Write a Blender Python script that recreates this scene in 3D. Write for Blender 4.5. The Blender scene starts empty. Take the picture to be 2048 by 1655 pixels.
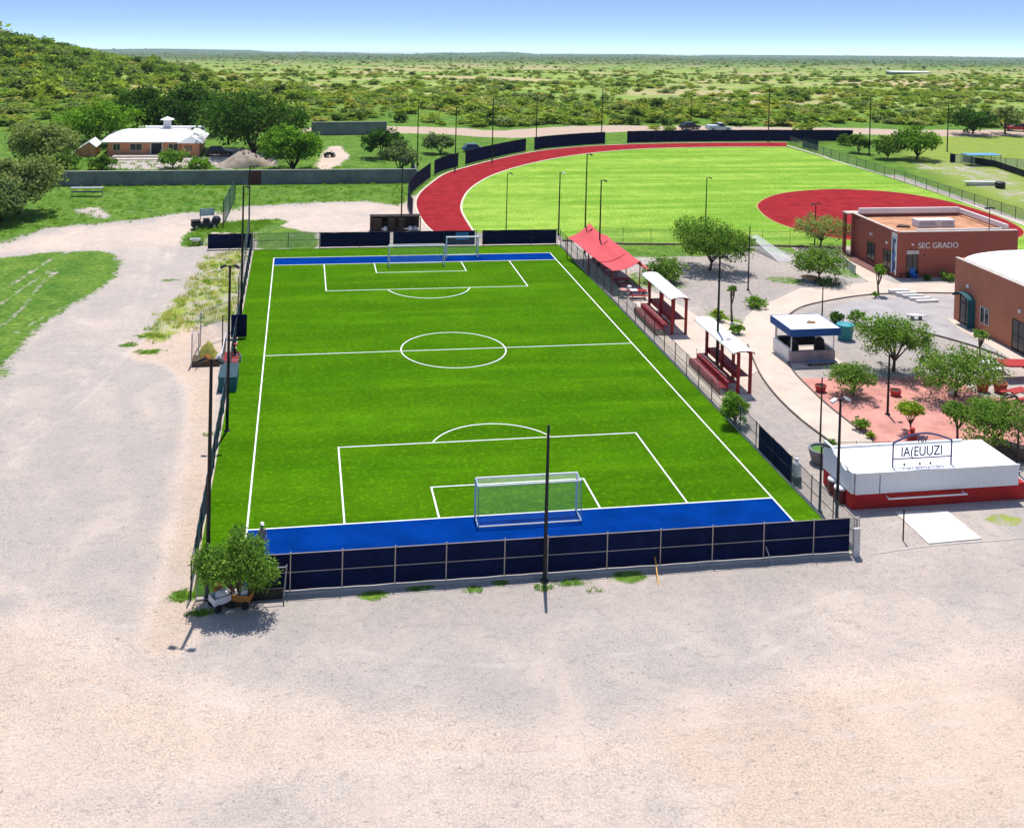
import bpy, math, random
import numpy as np
from mathutils import Matrix, Vector
SC = bpy.context.scene; COL = SC.collection
# ---------------------------------------------------------------- camera
CAM = np.array([-12.955, -87.793, 30.239]); PITCH, ROLL, YAW = -.0256, -.0248, -.1741
FPX, PX, PY = 2168.74, 983.25, 23.15
_c, _s = math.cos, math.sin
_Y = np.array([[_c(YAW), -_s(YAW), 0], [_s(YAW), _c(YAW), 0], [0, 0, 1]])
_P = np.array([[1, 0, 0], [0, _c(PITCH), -_s(PITCH)], [0, _s(PITCH), _c(PITCH)]])
_R = np.array([[_c(ROLL), 0, _s(ROLL)], [0, 1, 0], [-_s(ROLL), 0, _c(ROLL)]])
CM = _Y @ _P @ _R
cd = bpy.data.cameras.new("camera"); cam = bpy.data.objects.new("camera", cd); COL.objects.link(cam)
m4 = Matrix.Identity(4)
for i in range(3):
    m4[i][0] = CM[i, 0]; m4[i][1] = CM[i, 2]; m4[i][2] = -CM[i, 1]; m4[i][3] = CAM[i]
cam.matrix_world = m4
cd.sensor_width = 36; cd.sensor_fit = 'HORIZONTAL'; cd.lens = FPX / 2048 * 36
cd.shift_x = (1024 - PX) / 2048; cd.shift_y = (PY - 827.5) / 2048
cd.clip_start = .5; cd.clip_end = 40000
SC.camera = cam
# ---------------------------------------------------------------- sky, sun, exposure
SUN_EL, SUN_AZ = 71.0, 11.0            # azimuth clockwise from +y
w = bpy.data.worlds.new("World"); SC.world = w; w.use_nodes = True
nt = w.node_tree; nt.nodes.clear()
def wn(t, **k):
    n = nt.nodes.new(t)
    for a, b in k.items(): setattr(n, a, b)
    return n
wo = wn('ShaderNodeOutputWorld'); bg = wn('ShaderNodeBackground'); sky = wn('ShaderNodeTexSky', sky_type='NISHITA')
sky.sun_disc = False; sky.sun_elevation = math.radians(SUN_EL); sky.sun_rotation = math.radians(SUN_AZ)
sky.altitude = 200; sky.air_density = 1.0; sky.dust_density = .2; sky.ozone_density = 2.0
tc = wn('ShaderNodeTexCoord'); mp = wn('ShaderNodeMapping')
mp.vector_type = 'POINT'; mp.inputs['Rotation'].default_value = (math.radians(4.4), math.radians(.4), 0)
mp.inputs['Scale'].default_value = (1, 1, 1)
st = wn('ShaderNodeMapping'); st.inputs['Scale'].default_value = (1, 1, 6.3)
nt.links.new(tc.outputs['Generated'], mp.inputs['Vector']); nt.links.new(mp.outputs[0], st.inputs['Vector'])
nz = wn('ShaderNodeVectorMath', operation='NORMALIZE')
nt.links.new(st.outputs[0], nz.inputs[0]); nt.links.new(nz.outputs[0], sky.inputs['Vector'])
nt.links.new(sky.outputs[0], bg.inputs['Color']); nt.links.new(bg.outputs[0], wo.inputs['Surface'])
bg.inputs['Strength'].default_value = .15
sl = bpy.data.lights.new("sun", 'SUN'); sl.energy = 4.6; sl.angle = math.radians(.53); sl.color = (1, .96, .9)
so = bpy.data.objects.new("sun", sl); COL.objects.link(so)
_e, _a = math.radians(SUN_EL), math.radians(SUN_AZ)
sdir = Vector((math.sin(_a) * math.cos(_e), math.cos(_a) * math.cos(_e), math.sin(_e)))
so.rotation_euler = sdir.to_track_quat('Z', 'Y').to_euler(); so.location = (0, 0, 60)
SC.view_settings.view_transform = 'Standard'; SC.view_settings.look = 'None'
SC.view_settings.exposure = 0.2; SC.view_settings.gamma = 1
SC.render.engine = 'CYCLES'
cy = SC.cycles; cy.max_bounces = 6; cy.diffuse_bounces = 3; cy.glossy_bounces = 2; cy.transmission_bounces = 3; cy.transparent_max_bounces = 16
cy.use_denoising = True; cy.caustics_reflective = False; cy.caustics_refractive = False

# ---------------------------------------------------------------- geometry helpers
def ray(u, v): return CM @ np.array([(u - PX) / FPX, 1, -(v - PY) / FPX])
def G(u, v, z=0.):                     # photograph pixel -> point on the level z
    d = ray(u, v); t = (z - CAM[2]) / d[2]; return CAM + t * d
def G2(u, v, z=0.): p = G(u, v, z); return float(p[0]), float(p[1])
def vproj(X):
    d = (np.asarray(X) - CAM) @ CM
    return PX + FPX * d[..., 0] / d[..., 1], PY - FPX * d[..., 2] / d[..., 1]
def hgt(u, v, vt):                     # height of an upright standing at (u,v) whose top shows at row vt
    b = G(u, v); lo, hi = 0, 40
    for _ in range(40):
        m = (lo + hi) / 2
        if vproj(b + np.array([0, 0, m]))[1] > vt: lo = m
        else: hi = m
    return lo
_d1, _d2 = ray(240, 102), ray(2048, 117); _n = np.cross(_d1, _d2); _n /= _n[2]
GX, GY = _n[0], _n[1]; GC = GY * 165 + GX * 30
FW = np.array([math.sin(-YAW), math.cos(YAW)]); RT = np.array([math.cos(YAW), -math.sin(-YAW)])
def Tz(x, y):
    x = np.asarray(x, float); y = np.asarray(y, float)
    q = GX * x + GY * y - GC; wd = .8
    z = -wd * np.logaddexp(0, q / wd)
    D = (x - CAM[0]) * FW[0] + (y - CAM[1]) * FW[1]; L = (x - CAM[0]) * RT[0] + (y - CAM[1]) * RT[1]
    b = 21 * np.exp(-((L + 222) / 60) ** 2 / 2 - ((D - 390) / 90) ** 2 / 2)
    b *= np.clip((D - 195) / 60, 0, 1) ** 2 * (3 - 2 * np.clip((D - 195) / 60, 0, 1)) if np.ndim(D) else max(0, min(1, (D - 195) / 60)) ** 2
    far = np.clip((D - 5000) / 4000, 0, 1) * (9 * np.sin(L * .0021 + 1) + 7 * np.sin(L * .0047 + 2) + 5 * np.sin(L * .011) + 14)
    und = np.clip((D - 260) / 300, 0, 1) * (1.1 * np.sin(x * .021 + 1) * np.sin(y * .017) + .6 * np.sin(x * .05 + y * .043))
    return z + b + und + far
def GT(u, v):                          # photograph pixel -> point on the terrain
    d = ray(u, v); t = 20.
    while t < 20000:
        p = CAM + d * t
        if p[2] < Tz(p[0], p[1]): break
        t *= 1.004
    return CAM + d * t

class MB:
    def __init__(s): s.v = []; s.f = []
    def add(s, vs, fs):
        o = len(s.v); s.v += [tuple(map(float, p)) for p in vs]; s.f += [tuple(i + o for i in f) for f in fs]; return s
    def box(s, x0, x1, y0, y1, z0, z1):
        return s.add([(x0, y0, z0), (x1, y0, z0), (x1, y1, z0), (x0, y1, z0), (x0, y0, z1), (x1, y0, z1), (x1, y1, z1), (x0, y1, z1)],
                     [(0, 3, 2, 1), (4, 5, 6, 7), (0, 1, 5, 4), (1, 2, 6, 5), (2, 3, 7, 6), (3, 0, 4, 7)])
    def bar(s, a, b, wd, h):           # square bar from a to b
        a = Vector(a); b = Vector(b); t = (b - a).normalized(); up = Vector((0, 0, 1)) if abs(t.z) < .95 else Vector((0, 1, 0))
        r = t.cross(up).normalized() * wd / 2; u = r.cross(t).normalized() * h / 2
        P = [p + i * r + j * u for p in (a, b) for i, j in ((-1, -1), (1, -1), (1, 1), (-1, 1))]
        return s.add(P, [(3, 2, 1, 0), (4, 5, 6, 7), (0, 1, 5, 4), (1, 2, 6, 5), (2, 3, 7, 6), (3, 0, 4, 7)])
    def tube(s, pts, r, n=8, cap=True):
        if not hasattr(r, '__len__'): r = [r] * len(pts)
        P = [Vector(p) for p in pts]; V = []; F = []
        for i, p in enumerate(P):
            t = (P[min(i + 1, len(P) - 1)] - P[max(i - 1, 0)]).normalized()
            up = Vector((0, 0, 1)) if abs(t.z) < .9 else Vector((0, 1, 0))
            a = t.cross(up).normalized(); b = a.cross(t).normalized()
            V += [p + (a * math.cos(k * math.tau / n) + b * math.sin(k * math.tau / n)) * r[i] for k in range(n)]
        for i in range(len(P) - 1):
            for k in range(n): F.append((i * n + k, i * n + (k + 1) % n, (i + 1) * n + (k + 1) % n, (i + 1) * n + k))
        if cap: F += [tuple(range(n))[::-1], tuple(range((len(P) - 1) * n, len(P) * n))]
        return s.add(V, F)
    def lathe(s, c, prof, n=16, sx=1, sy=1):
        V = []; F = []
        for r, z in prof: V += [(c[0] + r * sx * math.cos(k * math.tau / n), c[1] + r * sy * math.sin(k * math.tau / n), c[2] + z) for k in range(n)]
        for i in range(len(prof) - 1):
            for k in range(n): F.append((i * n + k, i * n + (k + 1) % n, (i + 1) * n + (k + 1) % n, (i + 1) * n + k))
        F += [tuple(range(n))[::-1], tuple(range((len(prof) - 1) * n, len(prof) * n))]
        return s.add(V, F)
    def prism(s, poly, z0, z1):
        a = sum(poly[i][0] * poly[(i + 1) % len(poly)][1] - poly[(i + 1) % len(poly)][0] * poly[i][1] for i in range(len(poly)))
        if a < 0: poly = poly[::-1]
        n = len(poly)
        return s.add([(x, y, z0) for x, y in poly] + [(x, y, z1) for x, y in poly],
                     [tuple(range(n))[::-1], tuple(range(n, 2 * n))] + [(i, (i + 1) % n, n + (i + 1) % n, n + i) for i in range(n)])
    def quad(s, a, b, c, d): return s.add([a, b, c, d], [(0, 1, 2, 3)])
    def sphere(s, c, r, n=12, m=8, sc=(1, 1, 1)):
        prof = []
        V = []; F = []
        for i in range(m + 1):
            t = math.pi * i / m
            V += [(c[0] + r * sc[0] * math.sin(t) * math.cos(k * math.tau / n), c[1] + r * sc[1] * math.sin(t) * math.sin(k * math.tau / n), c[2] - r * sc[2] * math.cos(t)) for k in range(n)]
        for i in range(m):
            for k in range(n): F.append((i * n + k, i * n + (k + 1) % n, (i + 1) * n + (k + 1) % n, (i + 1) * n + k))
        return s.add(V, F)
    def build(s, name, mat, loc=(0, 0, 0), parent=None, smooth=False):
        me = bpy.data.meshes.new(name)
        me.from_pydata([(x - loc[0], y - loc[1], z - loc[2]) for x, y, z in s.v], [], s.f)
        me.materials.append(mat)
        if smooth: me.polygons.foreach_set('use_smooth', [True] * len(me.polygons))
        me.update()
        o = bpy.data.objects.new(name, me); COL.objects.link(o)
        if parent is not None: o.parent = parent
        else: o.location = loc
        return o
def tag(o, label, cat, group=None):
    o['label'] = label; o['category'] = cat
    if group: o['group'] = group
    return o
class Thing:
    def __init__(s, name, label, cat, loc, group=None, rz=0):
        s.o = bpy.data.objects.new(name, None); COL.objects.link(s.o); s.o.empty_display_size = .3
        s.loc = tuple(float(c) for c in loc); s.o.location = s.loc; s.rz = rz; s.o.rotation_euler = (0, 0, rz)
        tag(s.o, label, cat, group)
    def part(s, name, mb, mat, parent=None, smooth=False, label=None):   # mb in world axes (rz = 0) or local axes
        o = mb.build(name, mat, s.loc if s.rz == 0 else (0, 0, 0), parent or s.o, smooth)
        if label: o['label'] = label
        return o
def copy_tree(o, parent=None):
    c = o.copy(); COL.objects.link(c)
    if parent: c.parent = parent
    for ch in list(o.children): copy_tree(ch, c)
    return c
def struct(o, kind='structure'): o['kind'] = kind; return o

# ---------------------------------------------------------------- materials
_M = {}
def nodes(name):
    m = bpy.data.materials.new(name); m.use_nodes = True; t = m.node_tree
    return m, t, t.nodes['Principled BSDF'], t.nodes['Material Output']
def N(t, typ, **k):
    n = t.nodes.new(typ)
    for a, b in k.items():
        if a in n.inputs: n.inputs[a].default_value = b
        else: setattr(n, a, b)
    return n
def noise(t, scale, detail=4, rough=.6, vec=None, dist=0):
    n = N(t, 'ShaderNodeTexNoise'); n.inputs['Scale'].default_value = scale; n.inputs['Detail'].default_value = detail
    n.inputs['Roughness'].default_value = rough; n.inputs['Distortion'].default_value = dist
    if vec is not None: t.links.new(vec, n.inputs['Vector'])
    return n.outputs['Fac']
def objvec(t, sc=(1, 1, 1), world=True):
    if world:
        g = N(t, 'ShaderNodeNewGeometry').outputs['Position']
    else: g = N(t, 'ShaderNodeTexCoord').outputs['Object']
    m = N(t, 'ShaderNodeMapping'); m.inputs['Scale'].default_value = sc; t.links.new(g, m.inputs['Vector']); return m.outputs[0]
def mix(t, f, a, b, mode='MIX'):
    n = N(t, 'ShaderNodeMix', data_type='RGBA', blend_type=mode)
    for s, x in ((0, f), (6, a), (7, b)):
        if hasattr(x, 'is_linked') or hasattr(x, 'links'): t.links.new(x, n.inputs[s])
        elif s == 0: n.inputs[0].default_value = x
        else: n.inputs[s].default_value = (*x, 1)
    return n.outputs[2]
def ramp(t, fac, p0, p1, a=0., b=1.):
    n = N(t, 'ShaderNodeMapRange'); n.inputs[1].default_value = p0; n.inputs[2].default_value = p1; n.inputs[3].default_value = a; n.inputs[4].default_value = b
    n.clamp = True; t.links.new(fac, n.inputs[0]); return n.outputs[0]
def math_(t, op, a, b):
    n = N(t, 'ShaderNodeMath', operation=op)
    for i, x in enumerate((a, b)):
        if isinstance(x, (int, float)): n.inputs[i].default_value = x
        else: t.links.new(x, n.inputs[i])
    return n.outputs[0]
def bump(t, bs, h, strength=.4, dist=.05):
    b = N(t, 'ShaderNodeBump'); b.inputs['Strength'].default_value = strength; b.inputs['Distance'].default_value = dist
    t.links.new(h, b.inputs['Height']); t.links.new(b.outputs[0], bs.inputs['Normal'])
def mat(name, c, rough=.7, var=.15, scale=1.5, fine=12, metal=0, spec=.3, bmp=0.):
    if name in _M: return _M[name]
    m, t, bs, out = nodes(name)
    v = objvec(t)
    n1 = noise(t, scale, 5, .6, v); n2 = noise(t, fine, 3, .6, v)
    d = tuple(x * (1 - var * 1.6) for x in c); l = tuple(min(1, x * (1 + var)) for x in c)
    col = mix(t, ramp(t, n1, .3, .7), d, l); col = mix(t, ramp(t, n2, .35, .65, 0, var), col, tuple(x * .45 for x in c))
    t.links.new(col, bs.inputs['Base Color']); bs.inputs['Roughness'].default_value = rough; bs.inputs['Metallic'].default_value = metal
    bs.inputs['Specular IOR Level'].default_value = spec
    if bmp: bump(t, bs, n2, bmp, .03)
    _M[name] = m; return m
def netmat(name, c, alpha):            # woven wire or netting far finer than a pixel: mostly air
    if name in _M: return _M[name]
    m, t, bs, out = nodes(name)
    tr = N(t, 'ShaderNodeBsdfTransparent'); ms = N(t, 'ShaderNodeMixShader')
    f = ramp(t, noise(t, 3, 3, .6, objvec(t)), .3, .7, alpha * .8, alpha * 1.2)
    t.links.new(f, ms.inputs[0]); bs.inputs['Base Color'].default_value = (*c, 1); bs.inputs['Roughness'].default_value = .7
    t.links.new(tr.outputs[0], ms.inputs[1]); t.links.new(bs.outputs[0], ms.inputs[2]); t.links.new(ms.outputs[0], out.inputs[0])
    _M[name] = m; return m
def leafmat(name, hue=0.):
    if name in _M: return _M[name]
    m, t, bs, out = nodes(name); t.nodes.remove(bs)
    at = N(t, 'ShaderNodeAttribute', attribute_name='col'); oi = N(t, 'ShaderNodeObjectInfo')
    c = at.outputs['Color']
    if hue:
        c = mix(t, ramp(t, oi.outputs['Random'], 0, 1, 0, hue), c, (1.2, 1.08, .7), 'MULTIPLY')
        r2 = math_(t, 'FRACT', math_(t, 'MULTIPLY', oi.outputs['Random'], 17.3), 0)
        c = mix(t, ramp(t, r2, 0, 1, 0, .5), c, (.6, .66, .62), 'MULTIPLY')
    df = N(t, 'ShaderNodeBsdfDiffuse'); tl = N(t, 'ShaderNodeBsdfTranslucent'); ms = N(t, 'ShaderNodeMixShader'); ms.inputs[0].default_value = .4
    t.links.new(c, df.inputs[0]); t.links.new(mix(t, 1., c, (1.15, 1.1, .6), 'MULTIPLY'), tl.inputs[0])
    t.links.new(df.outputs[0], ms.inputs[1]); t.links.new(tl.outputs[0], ms.inputs[2])
    t.links.new(ms.outputs[0], out.inputs[0])
    _M[name] = m; return m
LEAF = leafmat('leaves'); BUSHLEAF = leafmat('scrub_leaves', .8)
BARK = mat('bark', (.13, .09, .06), .9, .3, 4); BLACK = mat('black_paint', (.012, .012, .014), .5, .1); DARK = mat('dark_metal', (.02, .022, .026), .5, .2)
NAVY = mat('navy_mesh', (.004, .010, .055), .8, .25, .8, 5, spec=.1)
WHITE = mat('white_paint', (.78, .78, .77), .5, .04); STEEL = mat('galvanised_steel', (.42, .42, .42), .4, .12, metal=.4)
CONC = mat('concrete', (.50, .45, .40), .85, .12, .7, 6); GREYCONC = mat('grey_concrete', (.22, .23, .24), .9, .2, .6, 5, bmp=.2)
BRICK = None

# ---------------------------------------------------------------- terrain with its kinds of ground
rng = np.random.default_rng(7)
def cr(pts, n=8, closed=False):        # smooth curve through the points
    P = np.array(pts, float); out = []
    L = len(P)
    for i in range(L if closed else L - 1):
        p0 = P[(i - 1) % L] if closed or i > 0 else P[0]; p1 = P[i]; p2 = P[(i + 1) % L]; p3 = P[(i + 2) % L] if closed or i + 2 < L else P[-1]
        for k in range(n):
            t = k / n
            out.append(.5 * (2 * p1 + (p2 - p0) * t + (2 * p0 - 5 * p1 + 4 * p2 - p3) * t * t + (3 * p1 - p0 - 3 * p2 + p3) * t ** 3))
    if not closed: out.append(P[-1])
    return np.array(out)
def gp(pts, smooth=0, closed=True):    # ground polygon from photograph pixels
    P = cr(pts, smooth, closed) if smooth else np.array(pts, float)
    return np.array([G(u, v)[:2] for u, v in P])
def sdist(x, y, poly):                 # signed distance in metres, inside > 0
    ins = np.zeros(x.shape, bool); dm = np.full(x.shape, 1e9); n = len(poly)
    for i in range(n):
        x0, y0 = poly[i]; x1, y1 = poly[(i + 1) % n]
        c = ((y0 > y) != (y1 > y)) & (x < (x1 - x0) * (y - y0) / (y1 - y0 + 1e-12) + x0); ins ^= c
        dx, dy = x1 - x0, y1 - y0; t = np.clip(((x - x0) * dx + (y - y0) * dy) / (dx * dx + dy * dy + 1e-12), 0, 1)
        dm = np.minimum(dm, np.hypot(x - x0 - t * dx, y - y0 - t * dy))
    return np.where(ins, dm, -dm)
def ldist(x, y, line):
    dm = np.full(x.shape, 1e9)
    for i in range(len(line) - 1):
        x0, y0 = line[i]; x1, y1 = line[i + 1]; dx, dy = x1 - x0, y1 - y0
        t = np.clip(((x - x0) * dx + (y - y0) * dy) / (dx * dx + dy * dy + 1e-12), 0, 1)
        dm = np.minimum(dm, np.hypot(x - x0 - t * dx, y - y0 - t * dy))
    return dm
def sst(d, a, b): t = np.clip((d - a) / (b - a), 0, 1); return t * t * (3 - 2 * t)

# rings of equal picture spacing near by, geometric beyond
vs = np.concatenate([np.arange(2700, 1700, -20.), np.arange(1700, 262, -3.6)])
Ds = [FPX * CAM[2] / (v + 35) for v in vs]
while Ds[-1] < 12000: Ds.append(Ds[-1] * 1.012)
Ds = np.array(Ds); us = np.concatenate([np.arange(-1500, -60, 60.), np.arange(-60, 2110, 5.), np.arange(2110, 3600, 60.)])
Dg, Ug = np.meshgrid(Ds, us, indexing='ij'); Lg = (Ug - PX) / FPX * Dg
GXx = CAM[0] + FW[0] * Dg + RT[0] * Lg; GYy = CAM[1] + FW[1] * Dg + RT[1] * Lg
GZ = Tz(GXx, GYy)
x, y = GXx.ravel(), GYy.ravel()
Df = Dg.ravel(); Uf = Ug.ravel()
veg = np.zeros(x.shape); yel = np.zeros(x.shape); sand = np.zeros(x.shape); pale = np.zeros(x.shape)
near = Df < 330
xn, yn = x[near], y[near]
def mx(a, val): a[near] = np.maximum(a[near], val)
def mn(a, val): a[near] = np.minimum(a[near], val)
# grass by default beyond the walls
veg[:] = sst(y, 74, 80) * np.where(x < 4, 1, 0) + sst(y, 75, 82) * np.where(x >= 4, 1, 0); veg = np.clip(veg, 0, 1)
mx(veg, sst(sdist(xn, yn, gp([(1560, 262), (1640, 285), (1700, 318), (1900, 388), (2060, 448), (2500, 620), (2500, 250)])), -1, 2))
lawn = gp([(-400, 1050), (-60, 820), (0, 775), (25, 735), (70, 675), (130, 628), (195, 588), (238, 558), (252, 532), (240, 510), (200, 500), (130, 500), (60, 505), (0, 514), (-400, 560)], 5)
mx(veg, sst(sdist(xn, yn, lawn), -1.5, 2.6))
upper = gp([(-400, 545), (0, 490), (60, 474), (110, 458), (200, 451), (300, 440), (380, 428), (440, 428), (500, 416), (560, 412), (640, 408), (720, 405), (800, 412), (836, 395), (836, 340), (-400, 330)], 4)
mx(veg, sst(sdist(xn, yn, upper), -2, 4))
mx(veg, .8 * sst(sdist(xn, yn, gp([(352, 492), (362, 470), (385, 456), (420, 446), (480, 440), (560, 436), (585, 444), (560, 458), (500, 470), (640, 470), (640, 500), (520, 500), (500, 470), (430, 466), (415, 492), (380, 497)])), -.8, 1.2))
mx(veg, .75 * sst(sdist(xn, yn, gp([(560, 450), (640, 466), (640, 498), (505, 498), (505, 466)])), -.5, 1))
yg = gp([(400, 515), (440, 505), (500, 500), (492, 560), (484, 640), (450, 650), (420, 652), (380, 668), (320, 690), (268, 675), (290, 645), (330, 610), (365, 580), (380, 545)], 4)
s_ = sst(sdist(xn, yn, yg), -.8, 1.6); mx(veg, .54 * s_); mx(yel, s_)
for (u, v, r) in [(300, 703, 1.3), (300, 672, 1.2), (255, 690, 1.), (370, 600, 1.5), (340, 560, 1.2), (375, 1190, 1.2), (400, 1225, .8), (840, 1172, 1.), (745, 1190, .9), (1140, 1163, 1.2), (1255, 1152, 1.2), (950, 1178, .7), (1000, 1165, .6)]:
    px_, py_ = G2(u, v); mx(veg, .75 * sst(-np.hypot((xn - px_) * .6, yn - py_), -r, -.1))
for (u, v, rx, ry) in [(2010, 1040, 1.7, 1.0), (1560, 500, 3, 3), (1450, 640, 2, 4), (1310, 560, 4, 5), (1330, 500, 12, 4.), (1600, 640, 1.0, 1.2), (1570, 560, 3, 2), (1690, 545, 3, 3), (1530, 745, .8, .8), (1485, 690, 1.2, 2.5)]:
    px_, py_ = G2(u, v); k = sst(-np.hypot((xn - px_) / rx, (yn - py_) / ry), -1.25, -.4)
    mx(veg, (.95 if u == 1330 else .6) * k)
    if u == 2010: mx(yel, k)
# bare patches, yards and tracks in the grass
for pl in [[(620, 345), (640, 300), (680, 290), (705, 312), (680, 335), (650, 346)], [(215, 312), (420, 312), (440, 330), (300, 340), (215, 335)], [(420, 300), (520, 300), (560, 330), (430, 338)],
           [(140, 418), (200, 412), (232, 428), (215, 440), (160, 432)], [(300, 432), (340, 428), (345, 438), (305, 440)]]:
    mn(veg, 1 - .95 * sst(sdist(xn, yn, gp(pl, 4)), -1, 2.5))
road = gp([(640, 262), (760, 258), (900, 262), (1010, 268), (1100, 262), (1215, 257), (1400, 258), (1700, 262), (1850, 266), (2060, 266), (2400, 270)], 4, False)
ks = 1 - sst(ldist(xn, yn, road), 3.5, 7); mn(veg, 1 - .97 * ks); mx(pale, ks)
for pl in [[(0, 585), (60, 545), (100, 520), (150, 500)], [(0, 608), (70, 560), (110, 535)], [(0, 655), (40, 620), (80, 570), (110, 545)], [(0, 770), (60, 700), (150, 628), (215, 590)], [(0, 690), (60, 648), (120, 618)],
           [(-60, 440), (40, 446), (110, 452)], [(220, 425), (330, 418), (450, 408)]]:
    mn(veg, .56 + .44 * sst(ldist(xn, yn, gp(pl, 4, False)), .12, .7))
mn(veg, 1 - .45 * sst(sdist(xn, yn, gp([(1800, 330), (1880, 320), (2048, 345), (2100, 420), (1990, 400), (1900, 360)], 4)), -2, 4))
mx(yel, .7 * sst(sdist(xn, yn, gp([(1780, 280), (2100, 280), (2100, 440), (1950, 400)], 3)), -4, 6))
# sandy (orange-cream) and pale ground
strip = gp([(388, 640), (440, 700), (428, 800), (420, 1000), (414, 1190), (380, 1280), (330, 1310), (285, 1290), (318, 1180), (345, 1060), (372, 900), (375, 780), (330, 730), (260, 705)], 4)
mx(sand, sst(sdist(xn, yn, strip), -1.1, .6))
for pl, a in [([(-200, 480), (0, 490), (110, 462), (300, 445), (450, 445), (470, 470), (300, 500), (240, 505), (60, 500), (-200, 520)], .55), ([(470, 430), (600, 412), (830, 412), (830, 460), (560, 460)], .55),
              ([(-300, 1300), (0, 1230), (120, 1240), (330, 1330), (500, 1380), (800, 1420), (1100, 1440), (1400, 1480), (1300, 1560), (800, 1560), (300, 1600), (-300, 1600)], .8),
              ([(1250, 1440), (1500, 1370), (1750, 1340), (2300, 1330), (2300, 1800), (1500, 1800), (1350, 1600)], .95), ([(-300, 1500), (0, 1500), (200, 1560), (100, 1800), (-300, 1800)], .7),
              ([(-300, 1480), (500, 1500), (1000, 1530), (1500, 1500), (1500, 1900), (-300, 1900)], .45), ([(1620, 1180), (1820, 1150), (1840, 1300), (1700, 1330)], .35), ([(620, 345), (640, 300), (680, 290), (705, 312), (680, 335)], .9)]:
    mx(sand, a * sst(sdist(xn, yn, gp(pl, 4)), -2.2, 2.2))
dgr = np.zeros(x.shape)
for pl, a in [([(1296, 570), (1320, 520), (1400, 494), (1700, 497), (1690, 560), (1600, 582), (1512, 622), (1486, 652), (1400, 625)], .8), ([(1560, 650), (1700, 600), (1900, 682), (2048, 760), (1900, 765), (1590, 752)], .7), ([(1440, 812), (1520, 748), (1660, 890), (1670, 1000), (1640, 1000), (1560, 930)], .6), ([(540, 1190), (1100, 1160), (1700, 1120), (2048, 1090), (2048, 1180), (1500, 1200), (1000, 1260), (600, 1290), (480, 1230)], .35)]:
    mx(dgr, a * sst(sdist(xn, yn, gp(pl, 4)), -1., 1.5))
trk = np.zeros(x.shape)
for pl in [[(1500, 1655), (1580, 1630), (1640, 1600), (1720, 1580), (1900, 1560), (2100, 1555)], [(1360, 1655), (1420, 1610), (1480, 1570)], [(0, 1040), (60, 1015), (140, 1005), (240, 1050)], [(-20, 1290), (200, 1250), (330, 1260)],
           [(0, 880), (130, 800), (230, 690), (290, 560), (300, 500)], [(40, 900), (170, 800), (265, 690), (320, 560), (340, 490)], [(150, 1300), (500, 1420), (900, 1460), (1500, 1440), (2100, 1370)], [(100, 1340), (480, 1470), (900, 1510), (1500, 1490), (2100, 1420)],
           [(1480, 1330), (1620, 1260), (1700, 1180)], [(700, 1300), (1000, 1330), (1400, 1280), (1700, 1180)]]:
    mx(trk, 1 - sst(ldist(xn, yn, gp(pl, 5, False)), .04, .26))
pale = np.maximum(pale, 0)
me = bpy.data.meshes.new('ground'); nu, nd = len(us), len(Ds)
co = np.stack([x, y, GZ.ravel()], 1).astype(np.float32)
idx = np.arange(nu * nd).reshape(nd, nu)
q = np.stack([idx[:-1, :-1], idx[:-1, 1:], idx[1:, 1:], idx[1:, :-1]], -1).reshape(-1, 4)
me.vertices.add(len(co)); me.vertices.foreach_set('co', co.ravel())
me.loops.add(q.size); me.loops.foreach_set('vertex_index', q.ravel().astype(np.int32))
me.polygons.add(len(q)); me.polygons.foreach_set('loop_start', np.arange(0, q.size, 4, dtype=np.int32)); me.polygons.foreach_set('use_smooth', np.ones(len(q), bool))
me.update(); me.validate()
def attr(me, name, arr):
    a = me.attributes.new(name, 'FLOAT_COLOR', 'POINT'); a.data.foreach_set('color', np.ascontiguousarray(arr, np.float32).ravel())
attr(me, 'ga', np.stack([veg, yel, sand, pale], 1)); attr(me, 'gb', np.stack([trk, sst(Df, 240, 330), sst(Df, 600, 2500), dgr], 1))
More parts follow.
